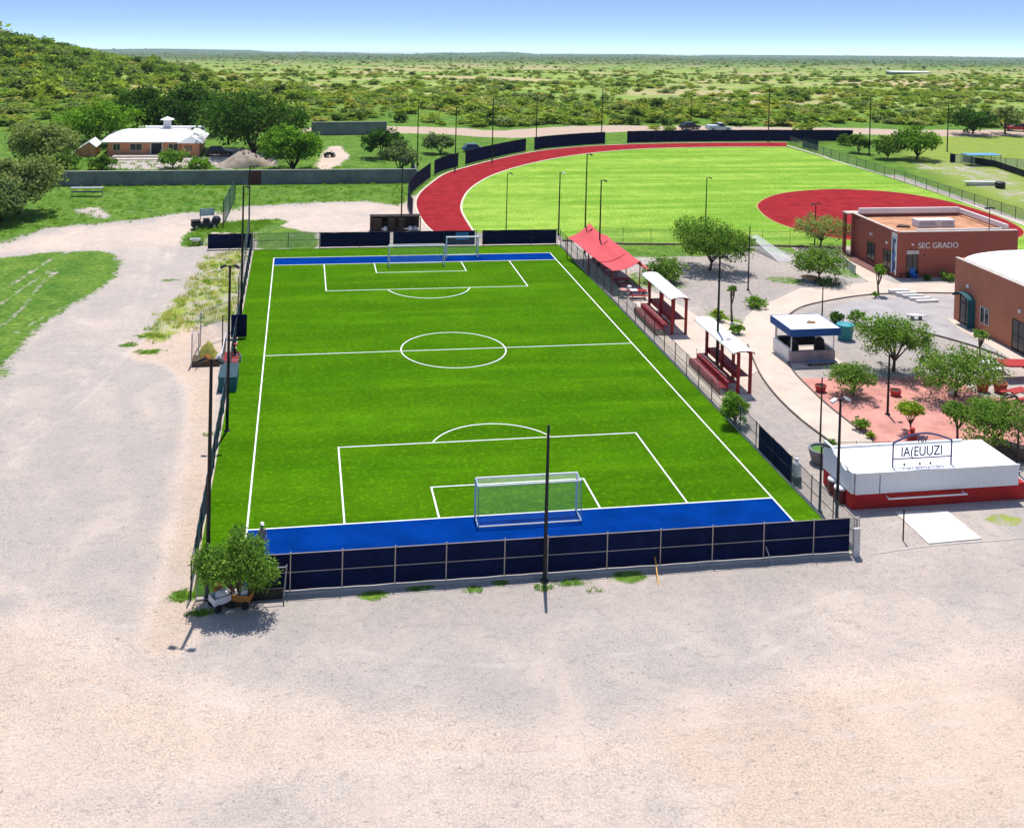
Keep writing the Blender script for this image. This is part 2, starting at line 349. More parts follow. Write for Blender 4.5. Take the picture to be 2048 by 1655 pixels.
def ground_mat():
    m, t, bs, out = nodes('ground')
    A = N(t, 'ShaderNodeAttribute', attribute_name='ga'); B = N(t, 'ShaderNodeAttribute', attribute_name='gb')
    sa = N(t, 'ShaderNodeSeparateColor'); t.links.new(A.outputs['Color'], sa.inputs[0]); sb = N(t, 'ShaderNodeSeparateColor'); t.links.new(B.outputs['Color'], sb.inputs[0])
    V, Yl, Sd = sa.outputs; Pl = A.outputs['Alpha']; Dg_ = B.outputs['Alpha']; T, Fa, Ff = sb.outputs
    p = objvec(t)
    big = noise(t, .06, 5, .6, p); midn = noise(t, .35, 5, .62, p); sm = noise(t, 2.2, 6, .7, p); fin = noise(t, 9, 4, .75, p); grit = noise(t, 22, 2, .8, p)
    vo = N(t, 'ShaderNodeTexVoronoi'); vo.inputs['Scale'].default_value = 7; t.links.new(p, vo.inputs['Vector'])
    # gravel
    sfac = math_(t, 'ADD', Sd, math_(t, 'MULTIPLY', math_(t, 'SUBTRACT', midn, .5), .7))
    sfac = math_(t, 'ADD', sfac, ramp(t, big, .42, .68, -.12, .35))
    g = mix(t, ramp(t, sfac, .0, .85), (.52, .45, .40), (.86, .66, .515))
    g = mix(t, ramp(t, math_(t, 'SUBTRACT', Sd, .62), 0, .38, 0, .6), g, (.66, .45, .30))
    g = mix(t, ramp(t, fin, .34, .60, .72, 0.), g, (.24, .22, .21)); g = mix(t, ramp(t, grit, .52, .70, 0, .7), g, (.76, .67, .59))
    g = mix(t, ramp(t, sm, .52, .72, 0, .5), g, (.27, .25, .24)); g = mix(t, ramp(t, midn, .5, .75, 0, .35), g, (.64, .56, .50))
    g = mix(t, ramp(t, grit, .26, .42, .85, 0), g, (.12, .11, .105))
    g = mix(t, ramp(t, noise(t, .13, 4, .6, p, .6), .45, .66, 0, .28), g, (.37, .335, .32)); g = mix(t, ramp(t, noise(t, .22, 4, .65, objvec(t, (1, .6, 1)), .8), .48, .70, 0, .36), g, (.78, .61, .49))
    g = mix(t, ramp(t, noise(t, 4.2, 2, .5, p), .66, .72, 0, .55), g, (.17, .155, .15)); g = mix(t, ramp(t, noise(t, 1.3, 5, .75, objvec(t, (1, 2.2, 1)), 1.2), .56, .66, 0, .4), g, (.22, .2, .195))
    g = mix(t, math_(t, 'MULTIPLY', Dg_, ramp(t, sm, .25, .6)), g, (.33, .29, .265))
    g = mix(t, math_(t, 'MULTIPLY', math_(t, 'MULTIPLY', T, ramp(t, midn, .4, .6)), .32), g, (.66, .575, .51))
    g = mix(t, math_(t, 'MULTIPLY', Pl, .8), g, (.50, .36, .26))
    # grass
    gr = mix(t, ramp(t, midn, .35, .65), (.085, .215, .02), (.23, .36, .05)); gr = mix(t, ramp(t, sm, .4, .7), gr, (.05, .11, .015))
    gr = mix(t, ramp(t, fin, .3, .6, .4, 0), gr, (.03, .07, .012))
    gr = mix(t, math_(t, 'MULTIPLY', Yl, ramp(t, sm, .2, .6)), gr, (.36, .40, .08))
    fg = mix(t, ramp(t, big, .40, .62), (.17, .29, .045), (.36, .40, .11)); fg = mix(t, ramp(t, midn, .45, .7, 0, .6), fg, (.11, .20, .03))
    n3 = noise(t, .011, 4, .6, p); fg = mix(t, ramp(t, n3, .50, .62, 0, .85), fg, (.46, .36, .20))
    fg = mix(t, ramp(t, math_(t, 'MULTIPLY', Ff, 1.), 0, 1, 0, .85), fg, (.055, .11, .045))
    gr = mix(t, Fa, gr, fg)
    mk = math_(t, 'ADD', V, math_(t, 'MULTIPLY', math_(t, 'SUBTRACT', sm, .5), 1.0)); mk = math_(t, 'ADD', mk, math_(t, 'MULTIPLY', math_(t, 'SUBTRACT', midn, .5), 1.1))
    mk = ramp(t, mk, .38, .62)
    mk = math_(t, 'MULTIPLY', mk, ramp(t, V, .02, .15))
    c = mix(t, mk, g, gr)
    t.links.new(c, bs.inputs['Base Color']); bs.inputs['Roughness'].default_value = .95; bs.inputs['Specular IOR Level'].default_value = .1
    h = math_(t, 'ADD', math_(t, 'MULTIPLY', fin, .6), math_(t, 'ADD', sm, math_(t, 'MULTIPLY', grit, .4)))
    bump(t, bs, h, .8, .12)
    return m
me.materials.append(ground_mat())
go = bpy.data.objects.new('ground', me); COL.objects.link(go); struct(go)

# ---------------------------------------------------------------- flat surfaces
def sheet(name, poly, z, m, thick=0):
    mb = MB()
    if thick: mb.prism([tuple(p) for p in poly], z - thick, z)
    else: mb.add([(a, b, z) for a, b in poly], [tuple(range(len(poly)))])
    o = mb.build(name, m); struct(o)
    return o
def rect(x0, x1, y0, y1): return [(x0, y0), (x1, y0), (x1, y1), (x0, y1)]
def turf_mat(name, a, b, c, stripe, sdir, blades=14):
    m, t, bs, out = nodes(name); p = objvec(t)
    st = objvec(t, sdir); s1 = noise(t, 1, 4, .55, st); md = noise(t, .35, 5, .6, p); fn = noise(t, blades, 3, .75, p); sm = noise(t, 3, 4, .7, p)
    col = mix(t, ramp(t, s1, .40, .60), a, b); col = mix(t, ramp(t, md, .42, .66, 0, .6), col, c)
    if 'pitch' in name:
        sy = N(t, 'ShaderNodeSeparateXYZ'); t.links.new(p, sy.inputs[0]); k_ = math_(t, 'FRACT', math_(t, 'MULTIPLY', math_(t, 'ADD', sy.outputs[1], 200), 1 / 7.6), 0); band = ramp(t, math_(t, 'ABSOLUTE', math_(t, 'SUBTRACT', k_, .5), 0), .23, .27, 0, .22); col = mix(t, band, col, tuple(k * .62 for k in a)); col = mix(t, ramp(t, math_(t, 'ABSOLUTE', math_(t, 'SUBTRACT', k_, .25), 0), 0, .006, .22, 0), col, c)
    col = mix(t, ramp(t, fn, .34, .56, .75, 0), col, tuple(k * .4 for k in a)); col = mix(t, ramp(t, sm, .52, .70, 0, .55), col, tuple(k * 1.6 for k in b))
    t.links.new(col, bs.inputs['Base Color']); bs.inputs['Roughness'].default_value = .9; bs.inputs['Specular IOR Level'].default_value = .0
    bs.inputs['Sheen Weight'].default_value = stripe; bs.inputs['Sheen Tint'].default_value = (.62, 1, .12, 1); bs.inputs['Sheen Roughness'].default_value = .5
    bump(t, bs, fn, .6, .05); return m
TURF = turf_mat('pitch_turf', (.048, .150, .0008), (.085, .220, .0022), (.036, .120, .0006), .12, (.05, .45, 1))
FIELD = turf_mat('field_grass', (.17, .34, .035), (.37, .53, .085), (.14, .29, .03), .12, (.03, .30, 1), 6)
def court(name, a, dots):
    m, t, bs, out = nodes(name); p = objvec(t); n1 = noise(t, .5, 5, .65, p); n2 = noise(t, 9, 3, .7, p); n3 = noise(t, 30, 2, .6, p)
    c = mix(t, ramp(t, n1, .35, .65), tuple(k * .78 for k in a), tuple(k * 1.2 for k in a)); c = mix(t, ramp(t, n2, .35, .6, .35, 0), c, tuple(k * .5 for k in a)); c = mix(t, ramp(t, n3, .68, .8, 0, .3), c, dots)
    t.links.new(c, bs.inputs['Base Color']); bs.inputs['Roughness'].default_value = .9; bs.inputs['Specular IOR Level'].default_value = .0; bump(t, bs, n2, .3, .02); return m
BLUE = court('blue_court', (.0008, .034, .215), (.05, .15, .4)); REDT = court('red_track', (.30, .026, .032), (.4, .1, .1)); REDP = court('red_gravel', (.60, .28, .235), (.62, .4, .35))
LINE = mat('line_paint', (.80, .80, .76), .8, .06, 2, 8)
WALK = mat('walkway_concrete', (.60, .49, .40), .9, .09, .5, 5, bmp=.15)
sheet('soccer_pitch', rect(-17.6, 17.15, -34.0, 34.75), .035, TURF, .09)
HL = 27.87; HW = 15.3
sheet('blue_strip', rect(-HW, HW, -33.7, -HL), .040, BLUE); sheet('blue_strip', rect(-HW, HW, HL, 30.9), .040, BLUE)
lm = MB()
def hl(x0, x1, y, z=.046, wd=.105): lm.add([(x0, y - wd / 2, z), (x1, y - wd / 2, z), (x1, y + wd / 2, z), (x0, y + wd / 2, z)], [(0, 1, 2, 3)])
def vl(xx, y0, y1, z=.046, wd=.105): lm.add([(xx - wd / 2, y0, z), (xx + wd / 2, y0, z), (xx + wd / 2, y1, z), (xx - wd / 2, y1, z)], [(0, 1, 2, 3)])
def arc(cx, cy, r, a0, a1, n=64, z=.046, wd=.105):
    V = []; F = []
    for i in range(n + 1):
        a = a0 + (a1 - a0) * i / n; V += [(cx + (r - wd / 2) * math.cos(a), cy + (r - wd / 2) * math.sin(a), z), (cx + (r + wd / 2) * math.cos(a), cy + (r + wd / 2) * math.sin(a), z)]
    for i in range(n): F.append((2 * i, 2 * i + 1, 2 * i + 3, 2 * i + 2))
    lm.add(V, F)
vl(-HW, -33.7, 30.96); vl(HW, -33.7, 30.96)
for yy in (-HL, 0, HL): hl(-HW + .06, HW - .06, yy)
hl(-HW + .06, HW - .06, 30.9)
for sg in (-1, 1):
    for hwid, dep in ((10.0, 10.02), (4.7, 3.8)):
        hl(-hwid - .06, hwid + .06, sg * (HL - dep))
        for sx in (-1, 1): vl(sx * hwid, *sorted((sg * (HL - .06), sg * (HL - dep + .06))))
arc(0, 0, 4.32, 0, math.tau, 96)
def darc(edge, uL, uR, vtop, sg):
    # arc outside the box: chord ends and apex measured on the ground
    (xa, _), (xb, _), (_, ya) = G2(*uL), G2(*uR), G2(*vtop)
    hc = (xb - xa) / 2; sag = abs(ya - edge); r = (hc * hc + sag * sag) / (2 * sag); c = edge + sg * (sag - r); th = math.asin(min(1, hc / r))
    base = math.pi / 2 * sg; arc((xa + xb) / 2, c, r, base - th, base + th, 48)
darc(-HL + 10.02, (865, 886), (1102, 874), (984, 848), 1); darc(HL - 10.02, (776, 581), (940, 577), (858, 597), -1)
o = lm.build('pitch_lines', LINE); struct(o)
# running track, field, infield
outer = [(868, 466), (848, 447), (834, 422), (831, 405), (838, 388), (856, 371), (889, 348), (934, 334), (992, 319), (1060, 305), (1128, 296.5), (1214, 290.5), (1300, 287.6), (1400, 286), (1500, 285.2), (1574, 285)]
inner = [(949, 466), (935, 444), (925, 426), (923, 409), (934, 385), (958, 365), (992, 348), (1043, 332), (1111, 317), (1197, 305), (1300, 297.5), (1446, 294.4), (1572, 294)]
oc = gp(outer, 6, False); ic = gp(inner, 6, False)
o_end = ic[-1].copy()
field = np.concatenate([ic, gp([(1640, 313), (1665, 321), (1775, 354), (1884, 390), (1975, 424), (2048, 452), (2110, 476), (2110, 500), (1900, 497), (1700, 492), (1420, 489), (1300, 488), (1126, 479), (1118, 466)])])
# strip mesh for the ring
trm = MB()
n_ = 90
def resample(P, n):
    d = np.r_[0, np.cumsum(np.hypot(*np.diff(P, axis=0).T))]; s = np.linspace(0, d[-1], n); return np.stack([np.interp(s, d, P[:, i]) for i in (0, 1)], 1)
oo, ii = resample(oc, n_), resample(ic, n_)
trm.add([(a, b, .03) for a, b in oo] + [(a, b, .03) for a, b in ii], [(i, i + 1, n_ + i + 1, n_ + i) for i in range(n_ - 1)])
# extend the ring under the far pitch fence
struct(trm.build('running_track', REDT))
sheet('sports_field', field, .022, FIELD)
inf = gp([(1514, 411), (1533, 396), (1574, 385), (1647, 379), (1702, 379), (1793, 385), (1884, 400), (1957, 420), (2012, 440), (2048, 462), (2030, 478), (1940, 490), (1800, 488), (1700, 480), (1630, 469), (1577, 454), (1548, 443), (1526, 429)], 6)
sheet('red_infield', inf, .030, REDT)
def edge_line(name, P, wd, h, m):
    mb = MB(); P = resample(P, 120); V = []; F = []
    for i in range(len(P)):
        t = P[min(i + 1, len(P) - 1)] - P[max(i - 1, 0)]; t /= np.hypot(*t); nn = np.array([-t[1], t[0]]) * wd / 2
        a, b = P[i] - nn, P[i] + nn; V += [(*a, 0), (*b, 0), (*b, h), (*a, h)]
    for i in range(len(P) - 1):
        o_ = 4 * i
        for k in range(4): F.append((o_ + k, o_ + (k + 1) % 4, o_ + 4 + (k + 1) % 4, o_ + 4 + k))
    mb.add(V, F); return struct(mb.build(name, m))
KERB = mat('kerb', (.62, .56, .44), .9, .1)
edge_line('track_kerb', ic, .28, .06, KERB); edge_line('track_kerb', oc, .3, .06, KERB)
edge_line('infield_kerb', np.concatenate([inf, inf[:1]]), .16, .045, mat('ochre_kerb', (.45, .36, .12), .9))
edge_line('field_kerb', gp([(1574, 292), (1645, 313), (1665, 320.5), (1775, 353), (1884, 389), (1975, 423), (2048, 451), (2110, 475)], 4, False), .5, .1, KERB)
edge_line('field_kerb', gp([(1124, 482), (1225, 488), (1300, 489), (1420, 490), (1560, 493), (1690, 497)], 4, False), .3, .18, mat('brown_kerb', (.2, .14, .1), .9))
# paths and plazas
plaza = gp([(1236, 566), (1262, 572), (1320, 590), (1372, 618), (1400, 636), (1450, 640), (1484, 648), (1496, 690), (1517, 742), (1500, 752), (1504, 800), (1470, 806), (1441, 812), (1400, 770), (1340, 702), (1290, 640)])
sheet('concrete_terrace', plaza, .034, WALK)
walk_l = [(1770, 903), (1716, 859), (1659, 814), (1622, 780), (1586, 742), (1565, 700), (1553, 672), (1557, 650), (1582, 627), (1614, 611), (1689, 596), (1751, 589), (1838, 586.5), (1920, 587)]
walk_u = [(1920, 567), (1790, 568), (1762, 556), (1728, 530), (1700, 512), (1680, 506), (1672, 512), (1690, 530), (1720, 553), (1738, 565), (1689, 571), (1600, 577), (1555, 598), (1511, 616), (1492, 634), (1485, 650), (1495, 690), (1518, 745), (1552, 792), (1602, 840), (1663, 886), (1685, 905)]
sheet('walkway', gp(walk_l + walk_u), .038, WALK)
edge_line('walkway_kerb', gp(walk_l[1:], 4, False), .12, .1, mat('dark_kerb', (.12, .10, .09), .9)); edge_line('walkway_kerb', gp(walk_u[-6:], 4, False), .12, .1, mat('dark_kerb', (.12, .10, .09), .9))
sheet('red_plaza', gp([(1590, 756), (1700, 757), (1905, 753), (1962, 792), (2110, 802), (2110, 912), (1780, 908), (1716, 859), (1659, 814), (1622, 780)]), .024, REDP)
sheet('courtyard', gp([(1655, 622), (1700, 604), (1760, 596), (1912, 594), (1911, 640), (1975, 678), (2055, 722), (2055, 738), (1990, 704), (1900, 677), (1840, 664), (1760, 655), (1690, 650)]), .020, mat('courtyard_paving', (.40, .37, .36), .9, .12, .6, 5))
sheet('pavement', gp([(1893, 637), (1911, 640), (2060, 724), (2060, 742), (1975, 690), (1920, 660)]), .042, WALK)
edge_line('courtyard_kerb', gp([(1700, 651), (1760, 656), (1840, 665), (1900, 679), (1985, 706), (2060, 742)], 4, False), .15, .12, mat('dark_kerb', (.12, .10, .09), .9))
sheet('concrete_slab', gp([(1789, 1024), (1894, 1022), (1964, 1078), (1857, 1088)]), .05, mat('pale_slab', (.66, .62, .54), .9, .06), .09)
sheet('slab_path', gp([(1725, 1112), (1857, 1089), (2060, 1074), (2060, 1076), (1857, 1092)]), .02, mat('dull_slab', (.50, .45, .40), .9, .15))

# ---------------------------------------------------------------- fences
CHAIN = netmat('chain_link', (.30, .31, .31), .20)
def fence(name, label, cat, pts, h, posts, screens, rails=(.5, 1.), pm=None, rm=None, pr=.035, z0=.12, group=None, chain=True, scr_mat=None, curb=None, scr_name='windscreen', off=-.05, chain_mat=None, hpost=.08):
    """pts: ground polyline; posts: list of distances (fraction 0..1) ; screens: list of (f0,f1)"""
    P = np.array([p[:2] for p in pts], float); seg = np.hypot(*np.diff(P, axis=0).T); cum = np.r_[0, np.cumsum(seg)]; Ltot = cum[-1]
    def at(f): s = f * Ltot; return np.array([np.interp(s, cum, P[:, 0]), np.interp(s, cum, P[:, 1])])
    T = Thing(name, label, cat, (*P[0], 0), group); pm = pm or DARK; rm = rm or DARK
    for f in posts:
        a = at(f); T.part('post', MB().tube([(*a, 0), (*a, h + hpost)], pr, 6), pm)
    def poly(f0, f1):
        fs = sorted(set([f0, f1] + [c / Ltot for c in cum if f0 < c / Ltot < f1])); return [at(f) for f in fs]
    for k in rails:
        T.part('rail', MB().tube([(*p, z0 + (h - z0) * k) for p in poly(0, 1)], pr * .6, 6), rm)
    def panel(f0, f1, m, nm, o_, zz0, zz1, thick=.02, wav=.0):
        n = max(2, int((f1 - f0) * Ltot / .5)); V = []; F = []
        for i in range(n + 1):
            f = f0 + (f1 - f0) * i / n; a = at(f); b = at(min(1, f + .001)) - at(max(0, f - .001)); b /= np.hypot(*b); nn = np.array([b[1], -b[0]])
            wv = wav * math.sin(i * 1.7) + wav * .7 * math.sin(i * .61 + 1)
            q0 = a + nn * (o_ + wv); q1 = q0 + nn * thick
            sg = wav * 2.2 * abs(math.sin(i * .5 * math.pi / 3.1)) ** 1.0; V += [(*q0, zz0), (*q1, zz0), (*q1, zz1 - sg + wv * .6), (*q0, zz1 - sg + wv * .6)]
        for i in range(n):
            o4 = 4 * i
            for k in range(4): F.append((o4 + k, o4 + 4 + k, o4 + 4 + (k + 1) % 4, o4 + (k + 1) % 4))
        F += [(0, 1, 2, 3), tuple(4 * n + k for k in (3, 2, 1, 0))]
        T.part(nm, MB().add(V, F), m)
    if chain:
        f = 0.
        for f0, f1 in sorted(screens) + [(1., 1.)]:
            if f0 - f > .004: panel(f, f0, chain_mat or CHAIN, 'wire_mesh', 0, z0, h, .006)
            f = max(f, f1)
    for f0, f1 in screens: panel(f0, f1, scr_mat or NAVY, scr_name, off, z0, h, .02, .02)
    if curb:
        for a, b in zip(P[:-1], P[1:]):
            pass
        V = []; n = len(P)
        T.part('curb', MB().bar((*P[0], .03), (*P[-1], .03), .22, .14), CONC)
    return T
def fr(pts_px, p0, p1):                # fraction of pixels along the line p0-p1 on the ground
    a = np.array(p0[:2]); b = np.array(p1[:2]); L2 = ((b - a) ** 2).sum(); return [float(((np.array(G2(*q)) - a) * (b - a)).sum() / L2) for q in pts_px]
CREAM = mat('cream_steel', (.52, .44, .36), .5, .1)
A0 = (-17.4, -34.35); A1 = (17.25, -34.45)
pf = fr([(580, 1172), (683, 1168), (788, 1164), (890, 1158), (1006, 1150), (1092, 1145), (1210, 1136), (1317, 1130), (1420, 1122), (1522, 1115), (1623, 1110), (1704, 1105)], A0, A1)
fence('windscreen_fence', 'long navy windscreen fence behind the near goal, with cream posts on the gravel side', 'fence', [A0, A1], 2.0, [0, .045] + pf + [1], [(.075, .985)], (.5, 1.), CREAM, CREAM, .03, .14, 'fences round the soccer pitch', True, None, True, off=-.09)
# bracing stays on the near fence
for (u0, v0, u1, v1, c, lb) in [(1308, 1130, 1317, 1170, (.75, .38, .05), 'orange stay leaning on the near fence and pegged in the gravel'), (1523, 1112, 1546, 1130, (.45, .42, .4), 'thin grey stay leaning on the near fence near its right end')]:
    a = G(u0, v0); b = G(u1, v1); mb = MB().tube([(a[0], a[1] - .08, 1.0 if c[0] < .5 else .6), (b[0], b[1], .0)], .035, 6)
    tag(mb.build('fence_stay', mat('stay_%d' % int(c[0] * 100), c, .5), tuple(b)), lb, 'stay')
B0 = (17.3, 34.3); B1 = (17.2, -34.3)
fence('chain_link_fence', 'see-through chain-link fence with dark posts along the right touchline, partly navy screened', 'fence', [B0, B1], 1.75, [i / 26 for i in range(27)],
      [tuple(fr([(1528, 900), (1580, 968)], B0, B1))], (.02, .5, 1.), DARK, DARK, .035, .1, 'fences round the soccer pitch', True, None, True, off=-.06)
TEAL = mat('teal_mesh', (.02, .10, .16), .8, .3, .8)
L0 = (-17.65, -34.3); L1 = (-17.75, 35.0)
fence('side_fence', 'long teal-blue netted fence along the left touchline beside the gravel', 'fence', [L0, L1], 1.9, [i / 24 for i in range(25)], [(0.03, .375), (.47, 1.0)], (.5, 1.), DARK, DARK, .035, .1, 'fences round the soccer pitch', True, TEAL)
F0 = G2(417, 496); F1 = (17.2, 34.9)
F0 = (F0[0], 35.2)
fp = fr([(417, 496), (460, 496), (503, 497), (508, 498), (576, 498), (639, 498), (720, 497), (780, 497), (889, 496), (955, 495), (970, 495), (1066, 494), (1116, 493)], F0, F1)
sc = [tuple(fr([(417, 496), (503, 497)], F0, F1)), tuple(fr([(640, 498), (780, 497)], F0, F1)), tuple(fr([(787, 497), (952, 495)], F0, F1)), tuple(fr([(967, 495), (1116, 493)], F0, F1))]
fence('far_screen_fence', 'navy windscreen fence behind the far goals with a see-through gate gap at its left', 'fence', [F0, F1], 1.75, fp, sc, (.5, 1.), DARK, DARK, .035, .1, 'fences round the soccer pitch')
t_ = G(927, 497); tag(MB().box(t_[0] - .75, t_[0] + .75, 34.8, 34.83, .75, 1.55).build('banner', mat('banner_blue', (.03, .22, .5), .7), (t_[0], 34.8, .75)), 'small light-blue banner hung on the far navy fence behind the spare goal', 'banner')
# curved fence outside the track
def offs(P, d):
    o = []
    for i in range(len(P)):
        t = P[min(i + 1, len(P) - 1)] - P[max(i - 1, 0)]; t = t / np.hypot(*t); o.append(P[i] + np.array([-t[1], t[0]]) * d)
    return np.array(o)
ring = offs(resample(oc, 160), 1.0)
ru, rv = vproj(np.c_[ring, np.zeros(len(ring))])
def cut(u0, u1, i0=0): return [tuple(p) for p, a, i in zip(ring, ru, range(999)) if u0 <= a <= u1 and i >= i0]
i0 = int(np.argmin(ru)) - 10
TM = dict(group='navy fences round the running track', chain=False, rails=(.02, 1.), hpost=.05)
segs = [(0, 862, i0), (867, 920, i0 + 8), (928, 1055, i0), (1066, 1213, i0)]
lbs = ['first short navy screen at the left bend of the running track, by the concrete wall', 'navy screen on the left bend between two narrow pale gaps', 'long curved navy screen outside the upper left bend of the track', 'navy screen outside the track just left of the open gap']
for (a, b, k), lb in zip(segs, lbs):
    p = cut(a, b, k); n = max(2, int(len(p) / 6)); fence('track_screen', lb, 'fence', p, 2.4, [i / n for i in range(n + 1)], [(0, 1)], **TM)
p = cut(1250, 1560, i0) + [tuple(G2(1600, 284)), tuple(G2(1650, 283.5)), tuple(G2(1705, 284))]
fence('track_screen', 'longest navy screen along the far straight of the track, right of the open gap', 'fence', p, 2.4, [i / 16 for i in range(17)], [(0, 1)], **TM)
for (u, v) in [(922, 339), (1060, 308)]: pass
R0 = G2(1640, 310); R1 = G2(2060, 447)
fence('wire_fence', 'low chain-link fence with dark posts along the right edge of the big grass field', 'fence', [G2(1580, 288), R0, R1], 1.6, [i / 24 for i in range(25)], [], (1.,), DARK, DARK, .045, .05)
S0 = G2(1190, 484); S1 = G2(1690, 494)
fence('wire_fence', 'thin see-through wire fence on the near kerb of the big grass field behind the trees', 'fence', [S0, S1], 1.7, [i / 9 for i in range(10)], [], (1.,), DARK, DARK, .025, .05, chain_mat=netmat('fine_chain', (.3, .31, .31), .10))
fence('mesh_fence', 'pale see-through mesh fence at the right edge by the far trees', 'fence', [G2(1900, 325), G2(2080, 340)], 1.6, [i / 8 for i in range(9)], [(0, .06)], (1.,), DARK, DARK, .04, .05, chain_mat=netmat('pale_chain', (.55, .6, .6), .35))
fence('dark_fence', 'dark screened fence curving off the right edge of the photo', 'fence', [G2(1925, 325), G2(1990, 336), G2(2048, 356), G2(2100, 376)], 1.3, [i / 6 for i in range(7)], [(0, 1)], chain=False, rails=(1.,), scr_mat=mat('black_mesh', (.02, .022, .03), .9))
fence('mesh_fence', 'teal shade panel standing at the far corner of the big grass field', 'fence', [G2(1606, 296), G2(1636, 303)], 2.0, [0, .5, 1], [(0, 1)], chain=False, rails=(1.,), scr_mat=mat('dark_teal_mesh', (.01, .05, .06), .9))
# tall green and grey nets on the left
GN_ = netmat('green_net', (.05, .16, .12), .55); GY_ = netmat('grey_net', (.30, .34, .34), .32)
a, b = G2(446, 456), G2(470, 400)
fence('ball_net', 'tall dark green ball net stretched beyond the far left corner of the pitch', 'net', [a, b], 3.2, [0, .5, 1], [], (1.,), BLACK, BLACK, .05, .1, chain_mat=GN_)
fence('ball_net', 'tall grey see-through ball net hung between light poles on the left touchline', 'net', [(-17.85, 8.6), (-18.2, 37)], 4.0, [0, 1], [], (1.,), BLACK, BLACK, .04, 1.9, chain_mat=GY_)

# ---------------------------------------------------------------- concrete walls
def wall(label, a, b, h, th=.22):
    a = np.array(a); b = np.array(b)
    T = Thing('concrete_wall', label, 'wall', (*a, 0)); T.part('panel', MB().bar((*a, h / 2), (*b, h / 2), th, h), GREYCONC)
    T.part('coping', MB().bar((*a, h + .05), (*b, h + .05), th + .1, .1), mat('coping', (.42, .40, .37), .9))
    return T
T = wall('long grey concrete wall in front of the white-roofed house', (-47.5, 73.9), (4.6, 74.4), 2.0)
for f in np.linspace(.04, .98, 14): T.part('pier', MB().box(-47.5 + 52 * f - .15, -47.5 + 52 * f + .15, 73.7 + .5 * f, 74.15 + .5 * f, 0, 2.06), GREYCONC)
g0 = G(510, 366); T.part('door', MB().box(g0[0] - .9, g0[0] + .9, 73.9, 74.03, .1, 1.95), mat('rust_door', (.12, .035, .03), .8))
wall('shorter grey concrete wall far behind the big dark tree', (-10.5, 125.2), (4.2, 126.4), 2.4)
c = G(833, 366); tag(MB().bar((c[0] + .1, c[1] + .4, .9), (c[0] + .6, c[1] + 14, .9), .15, 1.8).build('garden_wall', GREYCONC, (c[0], c[1], 0)), 'short grey wall stub running back from the right end of the long concrete wall', 'wall')

# ---------------------------------------------------------------- goals
NET = netmat('goal_net', (.75, .75, .72), .13)
def goal(label, cx, y, wd, h, dep, back, top=.9):
    T = Thing('soccer_goal', label, 'soccer goal', (cx, y, .04), 'soccer goals'); r = .06; z = .04
    yb = y + back * dep; yt = y + back * top
    for sx in (-1, 1):
        xx = cx + sx * wd / 2
        T.part('post', MB().tube([(xx, y, z), (xx, y, z + h)], r, 8), WHITE)
        T.part('side_frame', MB().tube([(xx, y, z + h), (xx, yt, z + h - .05), (xx, yb, z + .04), (xx, y, z + .04)], .035, 6), mat('pale_blue_steel', (.42, .58, .66), .4))
    T.part('crossbar', MB().tube([(cx - wd / 2, y, z + h), (cx + wd / 2, y, z + h)], r, 8), WHITE)
    T.part('top_bar', MB().tube([(cx - wd / 2, yt, z + h - .05), (cx + wd / 2, yt, z + h - .05)], .04, 6), WHITE)
    T.part('ground_bar', MB().tube([(cx - wd / 2, yb, z + .04), (cx + wd / 2, yb, z + .04)], .045, 6), WHITE)
    mb = MB(); x0, x1 = cx - wd / 2, cx + wd / 2
    mb.quad((x0, y, z + h), (x1, y, z + h), (x1, yt, z + h - .05), (x0, yt, z + h - .05)); mb.quad((x0, yt, z + h - .05), (x1, yt, z + h - .05), (x1, yb, z + .04), (x0, yb, z + .04))
    for xx in (x0, x1): mb.quad((xx, y, z), (xx, y, z + h), (xx, yt, z + h - .05), (xx, yb, z + .04))
    T.part('net', mb, NET); return T
goal('white framed goal standing on the near goal line', .28, -27.95, 5.9, 2.2, 1.25, -1)
goal('white framed goal standing on the far goal line', -.3, 26.2, 5.9, 2.2, 1.3, 1)
goal('spare white goal parked on the far blue strip against the navy fence', 5.05, 29.4, 3.5, 2.3, 1.1, 1, .5)
# collapsed net frame on the gravel
a, b, c2 = G(1502, 500), G(1590, 521), G(1535, 523)
T = Thing('training_goal', 'tipped-over goal with a pale grey net lying on the gravel left of the school', 'soccer goal', tuple(G(1535, 515)), 'soccer goals')
e = [G(1500, 497), G(1522, 497), G(1592, 522), G(1560, 525)]
pk = np.array([e[1][0] - .6, e[1][1], 1.6]); pk0 = np.array([e[0][0], e[0][1], 1.5])
T.part('net', MB().quad(pk0, pk, e[2], e[3]).quad(pk0, e[3], e[0], e[0] + [0, .1, 0]), netmat('grey_goal_net', (.6, .62, .62), .45))
T.part('frame', MB().tube([e[0], pk0, pk, e[2], e[3], pk0], .045, 6), WHITE); T.part('leg', MB().tube([pk, e[1]], .045, 6), WHITE)

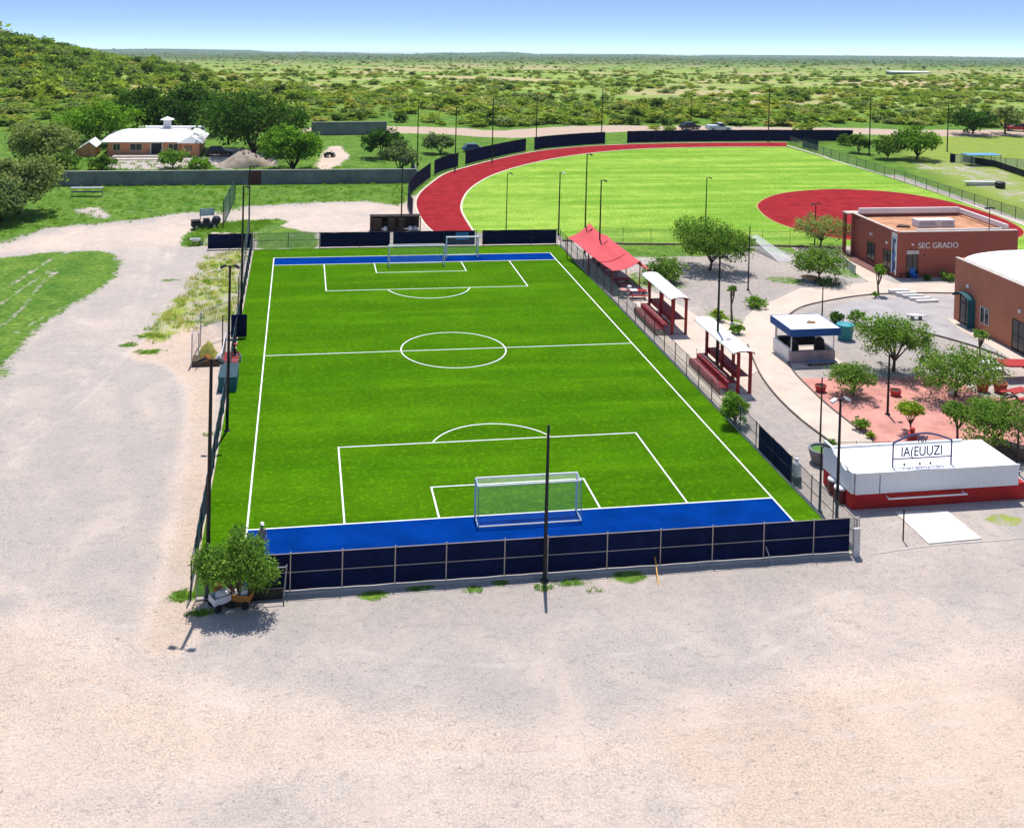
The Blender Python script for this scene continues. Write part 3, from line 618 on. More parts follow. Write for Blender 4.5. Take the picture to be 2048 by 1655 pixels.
# ---------------------------------------------------------------- light poles
def light_pole(label, u, v, vt, heads=2, r=.075, ang=None, white=False, top=True, base=0., cat='light pole', h=None):
    b = G(u, v); h = h or hgt(u, v, vt); r *= 1.35; T = Thing('light_pole', label, cat, (b[0], b[1], base), 'light poles'); x0, y0 = b[0], b[1]
    T.part('pole', MB().tube([(x0, y0, base), (x0, y0, base + h * .5), (x0, y0, base + h)], [r, r * .85, r * .65], 8), BLACK)
    T.part('base_plate', MB().lathe((x0, y0, base), [(r * 2.2, 0), (r * 2.2, .05), (r * 1.2, .12)], 10), DARK)
    ang = ang if ang is not None else random.Random(int(u * 7)).uniform(-.5, .5)
    dirs = {0: [], 1: [ang], 2: [ang, ang + math.pi]}[heads]
    for a in dirs:
        e = (x0 + math.cos(a) * .3, y0 + math.sin(a) * .3, base + h + .02)
        arm = T.part('arm', MB().tube([(x0, y0, base + h - .12), e], .035, 6), BLACK)
        q = (x0 + math.cos(a) * .5, y0 + math.sin(a) * .5, base + h - .02)
        hd = T.part('lamp_head', MB().bar(e, (q[0] + math.cos(a) * .12, q[1] + math.sin(a) * .12, q[2] - .12), .25, .12), WHITE if white else DARK)
        T.part('lens', MB().bar((e[0], e[1], e[2] - .07), (q[0] + math.cos(a) * .1, q[1] + math.sin(a) * .1, q[2] - .19), .2, .02), mat('lamp_glass', (.7, .7, .68), .2), hd)
    return T
LP = [('tall light pole at the near left corner beside the small tree', 414, 1196, 718, 2, .085), ('light pole in the middle of the left touchline with two spread lamps', 454, 862, 531, 2, .08),
      ('light pole on the left touchline where the grey ball net starts', 482, 640, 372, 1, .08), ('light pole at the far left corner of the soccer pitch', 497, 492, 332, 1, .07),
      ('light pole beside the dark scrap shelter behind the far goals', 802, 467, 318, 2, .07), ('light pole at the right end of the long concrete wall', 834, 345, 211, 1, .075),
      ('light pole planted on the left bend of the running track', 910, 342, 215, 1, .08), ('light pole outside the long curved navy screen', 984, 324, 196, 1, .08), ('light pole at the end of the curved navy screen near the upper track', 1072, 294, 187, 2, .08),
      ('light pole at the open gap in the navy track screen', 1203, 274, 175, 1, .08), ('tall light pole on the far straight of the track', 1536, 284, 171, 2, .09), ('distant thin light pole beyond the far straight by the parked vehicle', 1382, 250, 190, 1, .06),
      ('light pole among the small trees right of the track', 1738, 312, 191, 2, .09), ('light pole right of the bright green tree at the far right', 1894, 303, 191, 2, .09),
      ('thin light pole behind the far fence, right of the goals', 1012, 468, 346, 1, .05), ('light pole with a white floodlight at the far right corner of the pitch', 1117, 470, 345, 1, .075, None, True),
      ('tall light pole rising through the far end of the red canopy', 1169, 505, 308, 1, .07), ('light pole standing before the middle of the red canopy', 1198, 531, 360, 1, .075), ('light pole behind the broad campus tree', 1410, 482, 355, 1, .065),
      ('light pole between the two red bleachers', 1433, 746, 512, 2, .085), ('bare thin pole on the gravel right of the broad campus tree', 1496, 580, 452, 0, .06), ('light pole in the sparse tree left of the school', 1629, 494, 407, 2, .06),
      ('low lamp post beside the blue-topped kiosk', 1644, 636, 570, 1, .05), ('thin brown lamp post rising from the round planter', 1640, 890, 755, 0, .05), ('light pole with white lamp in front of the white snack stand', 1673, 1045, 797, 2, .075, None, True),
      ('lamp post standing in the red gravel plaza', 1775, 829, 708, 1, .07), ('light pole in the middle of the near navy fence', 1089, 1162, 850, 0, .08), ('dark short pole inside the right fence beside the snack stand', 1639, 1024, 893, 1, .06), ('lamp post at the right edge behind the snack stand', 2034, 945, 858, 0, .06)]
for l in LP: light_pole(*l)
b = G(1806, 1081); T = Thing('steel_post', 'lone short black post beside the pale concrete slab', 'post', (b[0], b[1], 0)); T.part('shaft', MB().tube([(b[0], b[1], 0), (b[0], b[1], 1.65)], .04, 8), BLACK); T.part('cap', MB().sphere((b[0], b[1], 1.67), .07), BLACK)

exec_order = 'vegetation'
# ---------------------------------------------------------------- trees and bushes
def leaves(rng, blobs, n, size, c0, c1, clump=14, flat=.75, inner=.55):
    ctr = np.array([b[0] for b in blobs], float); rad = np.array([b[1] if hasattr(b[1], '__len__') else (b[1],) * 3 for b in blobs], float)
    wt = (rad.prod(1)) ** .67; wt /= wt.sum(); nc = max(4, n // clump)
    bi = rng.choice(len(blobs), nc, p=wt); d = rng.normal(size=(nc, 3)); d /= np.linalg.norm(d, axis=1)[:, None]
    r = inner + (1 - inner) * rng.random(nc) ** .6; cc = ctr[bi] + d * rad[bi] * r[:, None]
    cb = rng.random(nc)
    k = np.repeat(np.arange(nc), clump); m = len(k)
    cs = rad[bi].mean(1) * .22 + size
    p = cc[k] + rng.normal(size=(m, 3)) * cs[k][:, None] * np.array([.62, .62, .42])
    nrm = rng.normal(size=(m, 3)) * .8 + d[k] * .55 + np.array([0, 0, flat]); nrm /= np.linalg.norm(nrm, axis=1)[:, None]
    t = np.cross(nrm, rng.normal(size=(m, 3))); t /= np.linalg.norm(t, axis=1)[:, None]; b = np.cross(nrm, t)
    s = size * (.6 + .8 * rng.random(m))[:, None]; asp = (.45 + .35 * rng.random(m))[:, None]
    V = np.stack([p - t * s, p - b * s * asp + nrm * s * .12, p + t * s, p + b * s * asp + nrm * s * .12], 1).reshape(-1, 3)
    f = np.clip(cb[k] * .7 + rng.random(m) * .5 - .1, 0, 1)[:, None]
    col = (np.array(c0) * (1 - f) + np.array(c1) * f) * (.75 + .5 * rng.random((m, 1)))
    return V, np.repeat(col, 4, 0)
def leaf_mesh(name, V, col, mtl):
    me = bpy.data.meshes.new(name); n = len(V) // 4
    me.vertices.add(len(V)); me.vertices.foreach_set('co', V.astype(np.float32).ravel()); me.loops.add(4 * n); me.loops.foreach_set('vertex_index', np.arange(4 * n, dtype=np.int32))
    me.polygons.add(n); me.polygons.foreach_set('loop_start', np.arange(0, 4 * n, 4, dtype=np.int32)); me.update(); me.validate()
    attr(me, 'col', np.c_[col, np.ones(len(col))]); me.materials.append(mtl); return me
C_DARK = ((.022, .062, .012), (.10, .22, .04)); C_MID = ((.05, .11, .02), (.17, .30, .05)); C_BRT = ((.07, .18, .015), (.24, .44, .045)); C_OLV = ((.13, .19, .05), (.38, .46, .16)); C_MES = ((.06, .155, .02), (.26, .43, .07)); C_LIME = ((.14, .27, .012), (.42, .55, .06)); C_GREY = ((.085, .15, .05), (.26, .36, .14))
def tree(name, label, u, v, uw, vtop, cols, n=2500, size=.22, trunk=.35, seed=1, nb=13, cat='tree', group=None, low=None, tr=None, zc=None, flatc=.75, loc=None, inner=.5):
    """(u,v) foot, uw crown width in pixels, vtop crown top row"""
    r_ = np.random.default_rng(seed); b = np.array(loc) if loc is not None else G(u, v); gz = float(Tz(b[0], b[1])); H = hgt(u, v, vtop) if v else vtop
    Dd = float((b - CAM) @ CM[:, 1]); R = uw / 2 / FPX * Dd * 1.14; hc = H * trunk; ch = H - hc
    T = Thing(name, label, cat, (b[0], b[1], gz), group)
    blobs = []
    for i in range(nb):
        a = i * 2.4 + r_.random(); rr = R * (.22 + .5 * r_.random()) if i else 0; zz = hc + ch * (.42 + .38 * r_.random() * (1 - rr / R)) - (rr / R) * ch * .12
        br = R * (.28 + .24 * r_.random()); 
        if i % 4 == 3: rr = R * (.68 + .2 * r_.random()); br = R * (.16 + .1 * r_.random()); zz = hc + ch * (.2 + .55 * r_.random())
        blobs.append(((rr * math.cos(a), rr * math.sin(a), min(zz, H - br * flatc * .55)), (br, br, min(br * flatc, ch * .5))))
    V, c = leaves(r_, blobs, n, size, *cols, inner=inner)
    V[:, 2] = np.maximum(V[:, 2], .05)
    o = bpy.data.objects.new('crown', leaf_mesh('crown', V, c, LEAF)); COL.objects.link(o); o.parent = T.o
    mb = MB(); tr = tr or max(.05, H * .028); fork = max(.1, hc * .55 if trunk > .12 else .08)
    lx, ly = r_.uniform(-.15, .15, 2)
    mb.tube([(0, 0, -.1), (lx * .5, ly * .5, fork * .5), (lx, ly, fork)], [tr * 1.3, tr, tr * .85], 8)
    for (cx, cy_, cz), br in blobs[:9]:
        mb.tube([(lx, ly, fork * .92), (cx * .45 + r_.uniform(-.1, .1), cy_ * .45, fork + (cz - fork) * .5), (cx * .9, cy_ * .9, cz)], [tr * .62, tr * .42, tr * .15], 6)
        mb.tube([(cx * .5, cy_ * .5, fork + (cz - fork) * .55), (cx * .75 + br[0] * .4, cy_ * .6 - br[1] * .3, cz + br[2] * .2)], [tr * .3, tr * .08], 5)
    bo = mb.build('trunk', BARK, (0, 0, 0), T.o, True)
    return T
TREES = [
 ('shade_tree', 'big dark round tree with thick trunk to the right of the white-roofed house', 505, 306, 222, 172, C_DARK, 9500, .30, .10, 11),
 ('shade_tree', 'dark dense tree behind the left half of the white-roofed house', 288, 268, 130, 168, C_DARK, 6500, .30, .08, 12),
 ('shade_tree', 'dark dense tree behind the chimney of the white-roofed house', 375, 268, 140, 164, C_DARK, 6800, .30, .08, 13),
 ('leafy_tree', 'bright green bushy tree just behind the long concrete wall, right of the gravel heap', 585, 340, 118, 236, C_BRT, 6000, .27, .06, 14),
 ('leafy_tree', 'bright yellow-green tree left of the white-roofed house', 195, 288, 140, 192, C_BRT, 5200, .28, .1, 15),
 ('olive_tree', 'pale olive tree in the yard left of the house by the red gable', 92, 326, 138, 232, C_OLV, 6200, .26, .08, 16),
 ('olive_tree', 'large grey-green tree in front of the left end of the concrete wall', 36, 428, 152, 284, C_OLV, 8500, .24, .06, 17),
 ('olive_tree', 'lower grey-green tree nearest the dirt road at the left edge', 2, 445, 130, 345, C_GREY, 5200, .24, .05, 18),
 ('garden_tree', 'small pale tree growing in front of the house windows', 347, 338, 62, 300, C_MES, 1300, .2, .3, 19),
 ('leafy_tree', 'rounded dark tree standing alone left of the track bend', 765, 315, 76, 243, C_DARK, 2600, .26, .1, 20),
 ('olive_tree', 'grey-green tree in front of the rounded dark tree near the track bend', 800, 345, 70, 272, C_GREY, 2400, .24, .1, 21),
 ('olive_tree', 'low dark bushy tree between two light poles outside the track bend', 880, 307, 58, 262, C_GREY, 1900, .24, .1, 22),
 ('leafy_tree', 'brightest green tree among those right of the track', 1833, 318, 84, 240, C_BRT, 2800, .28, .15, 23),
 ('olive_tree', 'small dark tree left of the light pole right of the track', 1718, 306, 45, 262, C_MID, 1300, .26, .15, 24),
 ('olive_tree', 'mid green tree between a light pole and the brightest tree right of the track', 1775, 318, 62, 268, C_MID, 1800, .26, .15, 25),
 ('shade_tree', 'dark spreading tree by the red vehicle at the far right', 1945, 268, 85, 208, C_DARK, 2200, .32, .15, 26),
 ('shade_tree', 'thin crowned tree at the far right edge behind the red vehicle', 2010, 268, 70, 205, C_OLV, 1500, .32, .3, 27),
 ('broad_tree', 'broad green tree with a short forked trunk on the gravel behind the bleachers', 1420, 540, 152, 446, C_MES, 6000, .17, .3, 28),
 ('shrub', 'rounded grey-green shrub at the right end of the red canopy', 1332, 562, 85, 512, C_MES, 2200, .15, .05, 29),
 ('sparse_tree', 'sparse olive tree on thin stems left of the school portico', 1640, 496, 98, 428, C_OLV, 1900, .16, .42, 30),
 ('campus_tree', 'green tree beside the walkway in front of the school portico', 1637, 560, 100, 494, C_MES, 3000, .15, .32, 31),
 ('campus_tree', 'green tree with forked dark trunk in the gravel bed right of the kiosk', 1787, 742, 132, 628, C_MES, 5200, .12, .36, 32),
 ('campus_tree', 'feathery green tree on the red plaza nearest the walkway', 1706, 792, 98, 728, C_MES, 2600, .11, .3, 33),
 ('campus_tree', 'wide feathery tree shading the white bin and orange planters', 1912, 792, 170, 698, C_MES, 4600, .12, .32, 34),
 ('campus_tree', 'green tree with a bent trunk behind the right end of the snack stand', 1985, 898, 150, 790, C_MES, 5200, .11, .3, 35),
 ('young_tree', 'small lime-green tree on several thin stems in the middle of the red plaza', 1822, 866, 54, 796, C_LIME, 1200, .10, .45, 36),
 ('young_tree', 'slim young tree with a small crown behind the snack stand sign', 1915, 884, 62, 800, C_MES, 1500, .10, .55, 37),
 ('young_tree', 'tiny staked sapling on the gravel behind the second red bleacher', 1464, 643, 18, 566, C_MES, 260, .10, .75, 38),
 ('young_tree', 'sapling on a thin trunk in front of the second brick building', 1961, 719, 26, 655, C_MES, 420, .10, .62, 39),
 ('topiary_tree', 'ball-topped topiary at the corner of the school by the banner', 1757, 590, 26, 522, C_BRT, 700, .10, .5, 40),
 ('corner_tree', 'small leafy tree outside the near left corner of the pitch', 474, 1212, 138, 1048, C_MES, 9000, .085, .2, 41),
 ('fence_vine', 'leafy shrub spilling over the right fence near the second red bleacher', 1468, 850, 62, 772, C_BRT, 3200, .085, .03, 42),
 ('shrub', 'round green bush at the edge of the red plaza', 1723, 860, 32, 830, C_BRT, 900, .07, .04, 43),
 ('shrub', 'small lime tuft below the round bush at the plaza edge', 1741, 876, 18, 860, C_LIME, 320, .06, .03, 44),
 ('shrub', 'lime green bush on the gravel beside the second bleacher canopy', 1437, 642, 28, 614, C_LIME, 600, .09, .03, 45),
 ('shrub', 'bright bush at the left edge of the walkway beside the second bleacher', 1475, 668, 26, 642, C_BRT, 600, .09, .03, 46),
 ('shrub', 'bright clump of leaves at the left of the walkway bend', 1512, 615, 44, 592, C_BRT, 800, .10, .03, 47),
 ('shrub', 'dark bush behind the blue-topped kiosk', 1672, 650, 34, 618, C_DARK, 800, .09, .03, 48),
 ('shrub', 'white-flowered bush right of the blue-topped kiosk', 1712, 645, 34, 615, C_MES, 800, .09, .03, 49),
 ('shrub', 'low leafy plant against the front wall of the school', 1855, 560, 22, 549, C_DARK, 350, .09, .03, 50),
 ('shrub', 'larger leafy plant against the school wall near the second building', 1895, 560, 34, 540, C_MES, 700, .10, .03, 51),
 ('shrub', 'small round bush by the thin trunk at the walkway fork', 1750, 596, 12, 580, C_BRT, 250, .08, .03, 52),
 ('shrub', 'dark low bush at the foot of the tree by the walkway', 1655, 572, 40, 556, C_DARK, 700, .10, .03, 53),
 ('shrub', 'bush growing over the wall at its left end', 130, 340, 60, 298, C_MID, 1400, .2, .05, 54),
 ('shrub', 'leafy bush behind the wall left of the house porch', 205, 340, 55, 306, C_MID, 1200, .2, .05, 55),
 ('shrub', 'light green low bush behind the wall right of the small pale tree', 400, 336, 50, 315, C_BRT, 900, .2, .05, 56),
 ('shrub', 'green bush in the round planter beside the walkway', 1662, 893, 26, 876, C_BRT, 380, .06, .03, 57),
 ('shrub', 'dark shrub hugging the right end of the long navy screen', 1690, 290, 36, 268, C_MID, 700, .2, .05, 58),
]
for i, a in enumerate(TREES):
    a = list(a)
    if a[3] > 430 and a[7] >= 1200: a[7] = int(a[7] * 1.7); a[8] *= .72
    tree(*a)
# ---- scrubland
def proto_bush(seed, c0, c1, n=220, flat=.7, tall=1.):
    r_ = np.random.default_rng(seed); blobs = []
    for i in range(6):
        a = r_.random() * 6.28; rr = .55 * r_.random() ** .5; br = .38 + .22 * r_.random(); blobs.append(((rr * math.cos(a), rr * math.sin(a), (.35 + .45 * r_.random()) * tall), (br, br, br * flat * tall)))
    V, c = leaves(r_, blobs, n, .17, c0, c1, 8, 1.0, .6); V[:, 2] = np.maximum(V[:, 2], -.05)
    return leaf_mesh('scrub_bush', V, c, BUSHLEAF)
PB = [proto_bush(100 + i, *c, tall=tl) for i, (c, tl) in enumerate([(((.10, .19, .035), (.29, .45, .085)), 1.), (((.14, .24, .04), (.36, .50, .09)), .9), (((.19, .29, .045), (.44, .56, .11)), .9), (((.25, .33, .05), (.52, .58, .12)), .7), (((.13, .20, .07), (.33, .43, .16)), 1.1), (((.28, .32, .09), (.58, .58, .21)), .7), (((.06, .12, .025), (.18, .29, .06)), 1.1)])]
r3 = np.random.default_rng(5)
NS = 31000
Db = np.exp(r3.uniform(math.log(205), math.log(9000), NS)); ub = r3.uniform(-260, 2320, NS); Lb = (ub - PX) / FPX * Db
bx = CAM[0] + FW[0] * Db + RT[0] * Lb; by = CAM[1] + FW[1] * Db + RT[1] * Lb
clump = np.sin(bx * .031 + 2) * np.sin(by * .026 + 1) + .6 * np.sin(bx * .083) * np.sin(by * .071) + .5 * np.sin(bx * .011 + by * .008)
keep = clump + r3.normal(size=NS) * .55 > -.15
keep &= (Db > 228) | (ub < 640)
keep &= ldist(bx, by, road) > 7
hillr = np.exp(-((Lb + 222) / 60) ** 2 / 2 - ((Db - 390) / 90) ** 2 / 2)
keep &= ~((ub < 660) & (by < 128)); keep &= ~((ub > 1600) & (Db < 250))
meadow = (Db > 800) & (Db < 1500) & (r3.random(NS) < .55); keep &= ~meadow
sz = (1.1 + 1.7 * r3.random(NS) ** 2) * np.where(Db < 1200, 1, (Db / 1200) ** .6)
sz *= np.where(r3.random(NS) < .08, 1.6, 1) * (1 + .35 * (hillr > .25))
NH = 1500
Dh = r3.uniform(220, 480, NH); uh = r3.uniform(-260, 420, NH); Lh = (uh - PX) / FPX * Dh
hx = CAM[0] + FW[0] * Dh + RT[0] * Lh; hy = CAM[1] + FW[1] * Dh + RT[1] * Lh
hk = ((uh < 190) | (r3.random(NH) < .25)) & (np.exp(-((Lh + 222) / 60) ** 2 / 2 - ((Dh - 390) / 90) ** 2 / 2) > .12) & (hy > 135)
bx = np.r_[bx[keep], hx[hk]]; by = np.r_[by[keep], hy[hk]]; Db = np.r_[Db[keep], Dh[hk]]; sz = np.r_[sz[keep], (2.0 + 2.2 * r3.random(NH) ** 2)[hk]]; onhill = np.r_[hillr[keep] > .2, np.ones(hk.sum(), bool)]
# prominent bushes seen along the dirt road
for (u, v, wpx) in [(712, 240, 62), (862, 245, 44), (975, 215, 46), (940, 246, 54), (980, 250, 50), (1045, 215, 34), (1160, 250, 44), (1230, 240, 40), (1330, 250, 46), (1470, 250, 54), (1460, 235, 44), (1610, 262, 60), (1560, 245, 40), (1680, 240, 46), (1760, 238, 44), (1845, 230, 50), (560, 190, 60), (420, 180, 60), (470, 160, 50), (100, 200, 100), (60, 150, 60), (170, 235, 50), (240, 215, 46), (640, 225, 40), (1340, 262, 34), (1310, 258, 36)]:
    p = GT(u, v); D_ = float((p - CAM) @ CM[:, 1]); bx = np.r_[bx, p[0]]; by = np.r_[by, p[1]]; Db = np.r_[Db, D_]; sz = np.r_[sz, wpx / 2 / FPX * D_ * .95]; onhill = np.r_[onhill, u < 300]
bz = Tz(bx, by); rot = r3.uniform(0, 6.28, len(bx)); kind = r3.integers(0, len(PB), len(bx)); kind = np.where(onhill & (r3.random(len(bx)) < .75), np.array([0, 6, 6, 0, 4])[r3.integers(0, 5, len(bx))], kind); zs = .42 + .33 * r3.random(len(bx)) + .35 * onhill
app = sz / Db; su, sv = vproj(np.c_[bx, by, bz]); vis = (su > -30) & (su < 2080)
order = np.argsort(-np.where(vis, app, 0)); top = order[:290]; rest = order[290:]
KN = ['deep green', 'mid green', 'light green', 'yellowish green', 'grey-green', 'pale olive', 'very dark green']
for i in top:
    o = bpy.data.objects.new('hill_tree' if onhill[i] else 'scrub_bush', PB[kind[i]]); COL.objects.link(o); o.location = (bx[i], by[i], bz[i] - .1); o.rotation_euler = (0, 0, rot[i]); o.scale = (sz[i], sz[i], sz[i] * zs[i])
    if onhill[i]: tag(o, KN[kind[i]] + ' tree on the wooded hillside at the left', 'tree', KN[kind[i]] + ' trees on the hillside')
    else: tag(o, KN[kind[i]] + ' bush in the scrubland beyond the dirt road and track', 'bush', KN[kind[i]] + ' bushes in the scrubland')
# everything smaller and farther: one mass, placed by geometry nodes
def scatter(name, pts, scl, rt, meshes, kinds):
    src = bpy.data.collections.new(name + '_kinds')
    for i, m in enumerate(meshes):
        o = bpy.data.objects.new('%s_kind_%02d' % (name, i), m); src.objects.link(o)
    me = bpy.data.meshes.new(name); me.vertices.add(len(pts)); me.vertices.foreach_set('co', np.ascontiguousarray(pts, np.float32).ravel()); me.update()
    a = me.attributes.new('scl', 'FLOAT_VECTOR', 'POINT'); a.data.foreach_set('vector', np.ascontiguousarray(scl, np.float32).ravel())
    a = me.attributes.new('rot', 'FLOAT', 'POINT'); a.data.foreach_set('value', np.ascontiguousarray(rt, np.float32)); a = me.attributes.new('kind', 'INT', 'POINT'); a.data.foreach_set('value', np.ascontiguousarray(kinds, np.int32))
    o = bpy.data.objects.new(name, me); COL.objects.link(o)
    ng = bpy.data.node_groups.new(name, 'GeometryNodeTree'); ng.interface.new_socket('Geometry', in_out='INPUT', socket_type='NodeSocketGeometry'); ng.interface.new_socket('Geometry', in_out='OUTPUT', socket_type='NodeSocketGeometry')
    n = ng.nodes; L = ng.links; gi = n.new('NodeGroupInput'); gout = n.new('NodeGroupOutput'); ip = n.new('GeometryNodeInstanceOnPoints'); ci = n.new('GeometryNodeCollectionInfo'); ci.inputs['Collection'].default_value = src; ci.inputs['Separate Children'].default_value = True; ci.inputs['Reset Children'].default_value = True
    def na(nm, dt): k = n.new('GeometryNodeInputNamedAttribute'); k.data_type = dt; k.inputs['Name'].default_value = nm; return k.outputs['Attribute']
    cx = n.new('ShaderNodeCombineXYZ'); L.new(na('rot', 'FLOAT'), cx.inputs[2])
    L.new(gi.outputs[0], ip.inputs['Points']); L.new(ci.outputs[0], ip.inputs['Instance']); ip.inputs['Pick Instance'].default_value = True; L.new(na('kind', 'INT'), ip.inputs['Instance Index']); L.new(cx.outputs[0], ip.inputs['Rotation']); L.new(na('scl', 'FLOAT_VECTOR'), ip.inputs['Scale'])
    L.new(ip.outputs[0], gout.inputs[0]); md = o.modifiers.new('scatter', 'NODES'); md.node_group = ng
    return struct(o, 'stuff')
o = scatter('scrubland', np.c_[bx, by, bz - .1][rest], np.c_[sz, sz, sz * zs][rest], rot[rest], PB, kind[rest])
tag(o, 'mass of small far-off scrub covering the plain to the horizon', 'scrub')
# ---- grass tufts and weeds
ringpoly = np.concatenate([oc, ic[::-1]])
def tuft(seed, c0, c1, n=26, h=.5, spread=.25):
    r_ = np.random.default_rng(seed); V = []; Cc = []
    for i in range(n):
        a = r_.random() * 6.28; b = r_.normal(size=2) * spread; l = h * (.5 + .7 * r_.random()); w_ = .03; d = np.array([math.cos(a), math.sin(a)]) * l * .5
        p = np.array([-math.sin(a), math.cos(a)]) * w_
        V += [(*(b - p), 0), (*(b + p), 0), (*(b + d + p * .6), l * .8), (*(b + d * 1.3 - p * .3), l)]; f = r_.random(); Cc += [np.array(c0) * (1 - f) + np.array(c1) * f] * 4
    return leaf_mesh('tuft', np.array(V), np.array(Cc), LEAF)
TG = [tuft(i, (.10, .24, .02), (.30, .50, .06), h=.35) for i in range(3)]; TY = [tuft(10 + i, (.30, .34, .05), (.62, .60, .14), h=.42, spread=.4) for i in range(3)]
def tufts(name, label, polys, n, meshes, smin, smax, seed):
    r_ = np.random.default_rng(seed); P = []
    for pl, k in polys:
        x0, y0 = pl.min(0); x1, y1 = pl.max(0); q = np.c_[r_.uniform(x0, x1, k * 3), r_.uniform(y0, y1, k * 3)]; d = sdist(q[:, 0], q[:, 1], pl); q = q[(d > 0) & (r_.random(len(q)) < np.clip(d / 1.2, .15, 1))][:k]; P.append(q[~((sdist(q[:, 0], q[:, 1], ringpoly) > -1.5) | (np.abs(q[:, 0]) < 17.9) & (np.abs(q[:, 1]) < 35.3))] if len(q) else q)
    P = np.concatenate(P); s = r_.uniform(smin, smax, len(P)); o = scatter(name, np.c_[P, np.zeros(len(P))], np.c_[s, s, s], r_.uniform(0, 6.28, len(P)), meshes, r_.integers(0, len(meshes), len(P)))
    tag(o, label, 'grass'); return o
tufts('dry_grass', 'yellow-green grass outside the left touchline fence', [(yg, 330)], 0, TY + TG[:2], .35, .85, 3)
tufts('meadow_grass', 'rough green grass between the dirt track and the concrete wall', [(upper, 2600), (gp([(360, 492), (385, 456), (440, 444), (500, 440), (560, 440), (500, 470), (415, 466), (412, 492)]), 260)], 0, TG, .35, 1.0, 4)
def blob(u, v, r): p = G(u, v); return np.array([(p[0] + r * 1.5 * math.cos(a), p[1] + r * .7 * math.sin(a)) for a in np.linspace(0, 6.28, 10)[:-1]])
tufts('weeds', 'low weeds at the foot of the near navy fence and the left dirt edge', [(blob(*b), k) for b, k in [((835, 1172, .6), 60), ((745, 1190, .6), 50), ((1140, 1163, .7), 80), ((1255, 1152, .8), 70), ((950, 1178, .4), 25), ((1088, 1176, .35), 30), ((1190, 1180, .35), 20), ((378, 1190, .8), 70), ((400, 1225, .5), 30), ((300, 703, .9), 60), ((300, 672, .9), 70), ((255, 690, .6), 30), ((419, 868, .3), 20), ((1300, 1140, .4), 20)]], 0, TG, .2, .5, 6)

# ---------------------------------------------------------------- buildings
def brick_mat(name, a, b):
    m, t, bs, out = nodes(name); p = objvec(t)
    sep = N(t, 'ShaderNodeSeparateXYZ'); t.links.new(p, sep.inputs[0]); cb = N(t, 'ShaderNodeCombineXYZ')
    t.links.new(math_(t, 'ADD', sep.outputs[0], sep.outputs[1]), cb.inputs[0]); t.links.new(sep.outputs[2], cb.inputs[1])
    br = N(t, 'ShaderNodeTexBrick'); br.inputs['Scale'].default_value = 1.; br.inputs['Brick Width'].default_value = .28; br.inputs['Row Height'].default_value = .09; br.inputs['Mortar Size'].default_value = .008
    br.inputs['Color1'].default_value = (*a, 1); br.inputs['Color2'].default_value = (*b, 1); br.inputs['Mortar'].default_value = (a[0] * .7, a[1] * .9, a[2] * .9, 1); t.links.new(cb.outputs[0], br.inputs['Vector'])
    n1 = noise(t, .5, 5, .65, p); c = mix(t, ramp(t, n1, .35, .7, 0, .35), br.outputs['Color'], tuple(k * .6 for k in a))
    t.links.new(c, bs.inputs['Base Color']); bs.inputs['Roughness'].default_value = .9; bs.inputs['Specular IOR Level'].default_value = .1; return m
BRICK = brick_mat('red_brick', (.40, .125, .085), (.34, .10, .07)); BRICK2 = brick_mat('orange_brick', (.58, .22, .13), (.52, .19, .11))
GLASS = mat('dark_glass', (.012, .016, .02), .12, .1, spec=.6); TERRA = mat('terracotta_roof', (.55, .27, .15), .9, .25, .6)
ROOFW = mat('white_roof', (.80, .79, .77), .6, .05, .6)
def win(T, name, x0, x1, y0, y1, z0, z1, nx, nz, fm=None, par=None, axis='x'):
    """window lying against a wall: axis x = wall runs along x (faces -y), axis y = wall runs along y (faces -x)"""
    fm = fm or DARK
    o = T.part(name, MB().box(x0, x1, y0, y1, z0, z1), GLASS, par); f = MB(); e = .05
    if axis == 'x':
        ys = (y0 - .03, y0 - .002)
        for k in range(nx + 1): xx = x0 + (x1 - x0) * k / nx; f.box(xx - e / 2, xx + e / 2, ys[0], ys[1], z0, z1)
        for k in range(nz + 1): zz = z0 + (z1 - z0) * k / nz; f.box(x0, x1, ys[0] - .004, ys[1] - .006, zz - e / 2, zz + e / 2)
    else:
        xs = (x0 - .03, x0 - .002)
        for k in range(nx + 1): yy = y0 + (y1 - y0) * k / nx; f.box(xs[0], xs[1], yy - e / 2, yy + e / 2, z0, z1)
        for k in range(nz + 1): zz = z0 + (z1 - z0) * k / nz; f.box(xs[0] - .004, xs[1] - .006, y0, y1, zz - e / 2, zz + e / 2)
    T.part('frame', f, fm, o); return o
def text(body, size, loc, rot, m, parent, ext=.02, name='lettering', align='LEFT', sx=1.):
    cu = bpy.data.curves.new(name, 'FONT'); cu.body = body; cu.size = size; cu.extrude = ext;  cu.align_x = align; cu.materials.append(m)
    tmp = bpy.data.objects.new('tmp_text', cu); COL.objects.link(tmp); bpy.context.view_layer.update()
    me = bpy.data.meshes.new_from_object(tmp.evaluated_get(bpy.context.evaluated_depsgraph_get())); bpy.data.objects.remove(tmp); me.name = name
    if not me.materials: me.materials.append(m)
    o = bpy.data.objects.new(name, me); COL.objects.link(o); o.parent = parent; o.location = loc; o.rotation_euler = rot; o.scale = (sx, 1, 1); return o
